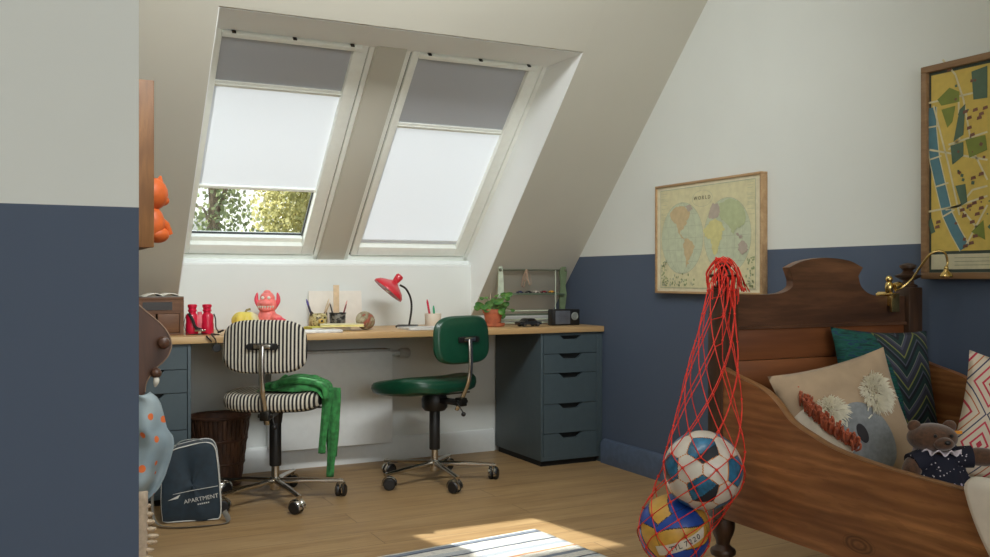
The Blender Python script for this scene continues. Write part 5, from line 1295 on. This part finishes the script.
def net():
    n_ = 8
    topP = V(XA-.010, YH-.012, 1.000)
    zlow = Bc.z-RB-.012
    def axisc(z):
        if z >= A.z: t = min(1, (z-A.z)/(topP.z-A.z)); return V(A.x+(topP.x-A.x)*t, A.y+(topP.y-A.y)*t-.0, z)
        t = min(1, (A.z-z)/(A.z-Bc.z)); return V(A.x+(Bc.x-A.x)*t, A.y+(Bc.y-A.y)*t, z)
    def exitr(z, th_):
        c = axisc(z); d = V(math.cos(th_), math.sin(th_), 0); best = .0
        for (S, R_) in ((A, RA+.003), (Bc, RB+.003)):
            oc = c-S; B_ = oc.dot(d); C_ = oc.dot(oc)-R_*R_; D_ = B_*B_-C_
            if D_ > 0: best = max(best, -B_+math.sqrt(D_))
        return best
    NZ = 90; zs_ = [zlow+(topP.z-zlow)*i/NZ for i in range(NZ+1)]
    cache = {}
    def prof(th_):
        key = round(th_, 4)
        if key in cache: return cache[key]
        rs = [max(exitr(z, th_), .004) for z in zs_]; rs[-1] = .030; rs[0] = .006
        hull = []
        for i in range(NZ+1):
            while len(hull) >= 2:
                (i0, i1) = hull[-2], hull[-1]
                if (rs[i1]-rs[i0])*(i-i0) <= (rs[i]-rs[i0])*(i1-i0): hull.pop()
                else: break
            hull.append(i)
        out = []
        for a, b2 in zip(hull, hull[1:]):
            for i in range(a, b2): out.append(rs[a]+(rs[b2]-rs[a])*(i-a)/(b2-a))
        out.append(rs[-1]); cache[key] = out; return out
    def pt(z, th_):
        q_ = (z-zlow)/(topP.z-zlow)*NZ; i = max(0, min(NZ-1, int(q_))); f = q_-i; p = prof(th_); r_ = p[i]*(1-f)+p[i+1]*f
        w = .004*mnoise.noise(V(z*9, th_*2, 4)) if z > A.z+RA else 0
        r0 = r_*(1.0)
        c = axisc(z); x = V(c.x+(r0+w)*math.cos(th_), c.y+(r0+w)*math.sin(th_), z)
        if z > .56:      # keep clear of the bed post and headboard behind
            x.y = min(x.y, YH-.036) if x.x > XA-.037 else x.y
        return x
    rows = [zlow, zlow+.028, zlow+.075, zlow+.125, zlow+.175, zlow+.225, zlow+.275, zlow+.325, .50, .565, .64, .72, .80, .88, .95, topP.z]
    b = MB(); cord = .0015
    for i in range(len(rows)-1):
        for j in range(n_):
            t0 = (j+.5*(i % 2))*2*PI/n_
            for s in (-1, 1):
                t1 = t0+s*PI/n_; P_ = [pt(rows[i]+(rows[i+1]-rows[i])*k/8, t0+(t1-t0)*k/8) for k in range(9)]
                b.tube(P_, cord, 5, caps=False)
            if 0 < i: b.sph(pt(rows[i], t0), .0036 if rows[i] > .5 else .0042, 0, 8, 6)
    # gathered cords over the finial
    rnd = random.Random(12)
    for k in range(17):
        a0 = rnd.uniform(0, 2*PI); a1 = a0+rnd.uniform(1.5, 4); r1 = rnd.uniform(.036, .052)
        z0 = rnd.uniform(.93, 1.0); X0 = V(XA, YH, 0)
        P_ = [X0+V(math.cos(a0)*.044, math.sin(a0)*.044, z0), X0+V(math.cos(a0)*r1, math.sin(a0)*r1, 1.005), X0+V(math.cos((a0+a1)/2)*.022, math.sin((a0+a1)/2)*.022, 1.040+rnd.uniform(0, .012)), X0+V(math.cos(a1)*r1, math.sin(a1)*r1, 1.0), X0+V(math.cos(a1)*.046, math.sin(a1)*.046, z0-.03)]
        b.tube(spline(P_, 6), cord*1.2, 5, caps=False)
    for k in range(8):
        a0 = -PI/2+rnd.uniform(-.2, 1.4); X0 = V(XA, YH, 0); r1 = .05
        b.tube(spline([X0+V(math.cos(a0)*.045, math.sin(a0)*.045, 1.02), X0+V(math.cos(a0)*.056, math.sin(a0)*.056, .99), X0+V(math.cos(a0+.2)*(.055+.02*rnd.random()), math.sin(a0+.2)*.055, .965), X0+V(math.cos(a0+.3)*(.07+.02*rnd.random()), math.sin(a0+.3)*.06, .945)], 5), cord, 5, caps=False)
    nt = thing('ball_net', 'red cord net hung over the left bed post, holding two balls', 'ball net', (0, 0, 0))
    redc = mat('red_cord', (226, 54, 38), .6, var=.08, scale=100)
    b.build('cords', redc, nt)
net()

# ================================================================ RUG
def rug_mat():
    t = NT('striped_rag_rug'); v = t.coord(); X = t.xyz(v)
    yy = t.math('ADD', X[1], t.math('MULTIPLY', t.noise(t.coord(scale=(1, .4, 1)), 6, 3), .022))
    br = t.noise(t.coord(scale=(5, 50, 1)), 8, 3)
    f = t.math('FRACT', t.math('MULTIPLY', t.math('ADD', yy, 3.0), 1/.50))
    W_ = (222, 218, 208); G_ = (128, 138, 152); D_ = (74, 80, 96)
    c = t.ramp(f, [(0, W_), (.055, G_), (.075, W_), (.20, (196, 202, 206)), (.24, D_), (.262, W_), (.36, G_), (.41, W_), (.50, (216, 150, 104)), (.525, W_), (.60, (168, 176, 186)), (.66, W_), (.74, D_), (.765, (190, 194, 196)), (.84, W_), (.93, D_), (.955, G_)], 'CONSTANT')
    c = t.mix(t.math('MULTIPLY', t.math('GREATER_THAN', br, .56), .45), c, lin((128, 132, 140)))
    t.base(c)
    t.rough(.95); t.bump(br, .7, .004); return t.m
rg = MB()
rl0 = at(535, 530, z=.008); 
ru = (at(535, 530, z=.008)-at(390, 556, z=.008)).normalized(); rvv = V(ru.y, -ru.x, 0)
L_, W_ = 1.05, .84
m = axis_mtx(V(rl0.x, rl0.y, 0), ru, (0, 0, 1))
rg.grid(lambda u, v: V(-L_*(1-u), -W_*v, .009+.0015*mnoise.noise(V(u*9, v*14, 0))), 60, 60)
o = tag(rg.build('rag_rug', rug_mat(), solid=.008), 'striped rag rug in white, grey-blue and orange lying on the oak floor', 'rug'); o.matrix_world = m

# ================================================================ LIGHT
w = bpy.data.worlds.new('sky'); SC.world = w; w.use_nodes = True
nt_ = w.node_tree; bg = nt_.nodes['Background']
tcn = nt_.nodes.new('ShaderNodeTexCoord'); sp_ = nt_.nodes.new('ShaderNodeSeparateXYZ'); rp = nt_.nodes.new('ShaderNodeValToRGB')
nt_.links.new(tcn.outputs['Generated'], sp_.inputs[0]); nt_.links.new(sp_.outputs[2], rp.inputs[0]); nt_.links.new(rp.outputs[0], bg.inputs[0])
rp.color_ramp.elements[0].position = .0; rp.color_ramp.elements[0].color = (1, .98, .94, 1); rp.color_ramp.elements[1].position = .6; rp.color_ramp.elements[1].color = (.72, .84, 1, 1)
bg.inputs[1].default_value = 1.5
sun = bpy.data.objects.new('sun', bpy.data.lights.new('sun', 'SUN')); COL.objects.link(sun)
sun.data.energy = 10.0; sun.data.angle = math.radians(1.0); sun.data.color = (1, .97, .91)
sun.rotation_euler = V(.585, -1.43, -1.2).to_track_quat('-Z', 'Y').to_euler()
def area(name, loc, tgt, sx, sy, e, col=(1, 1, 1)):
    l = bpy.data.objects.new(name, bpy.data.lights.new(name, 'AREA')); COL.objects.link(l)
    l.data.shape = 'RECTANGLE'; l.data.size = sx; l.data.size_y = sy; l.data.energy = e; l.data.color = col
    l.location = loc; l.rotation_euler = (Vector(tgt)-Vector(loc)).to_track_quat('-Z', 'Y').to_euler(); return l
area('rear_fill_light', (.55, -2.28, 1.6), (.55, 3, 1.5), 3.4, 1.5, 44, (.96, .99, 1))  # added fill from behind the camera, no known source there
l_ = area('ridge_fill_light', (1.0, 1.95, 2.87), (1.25, 4.8, .9), 1.5, .7, 50, (.97, 1, 1)); l_.data.spread = math.radians(120)  # added fill under the flat ceiling, aimed at the recess; no skylight exists
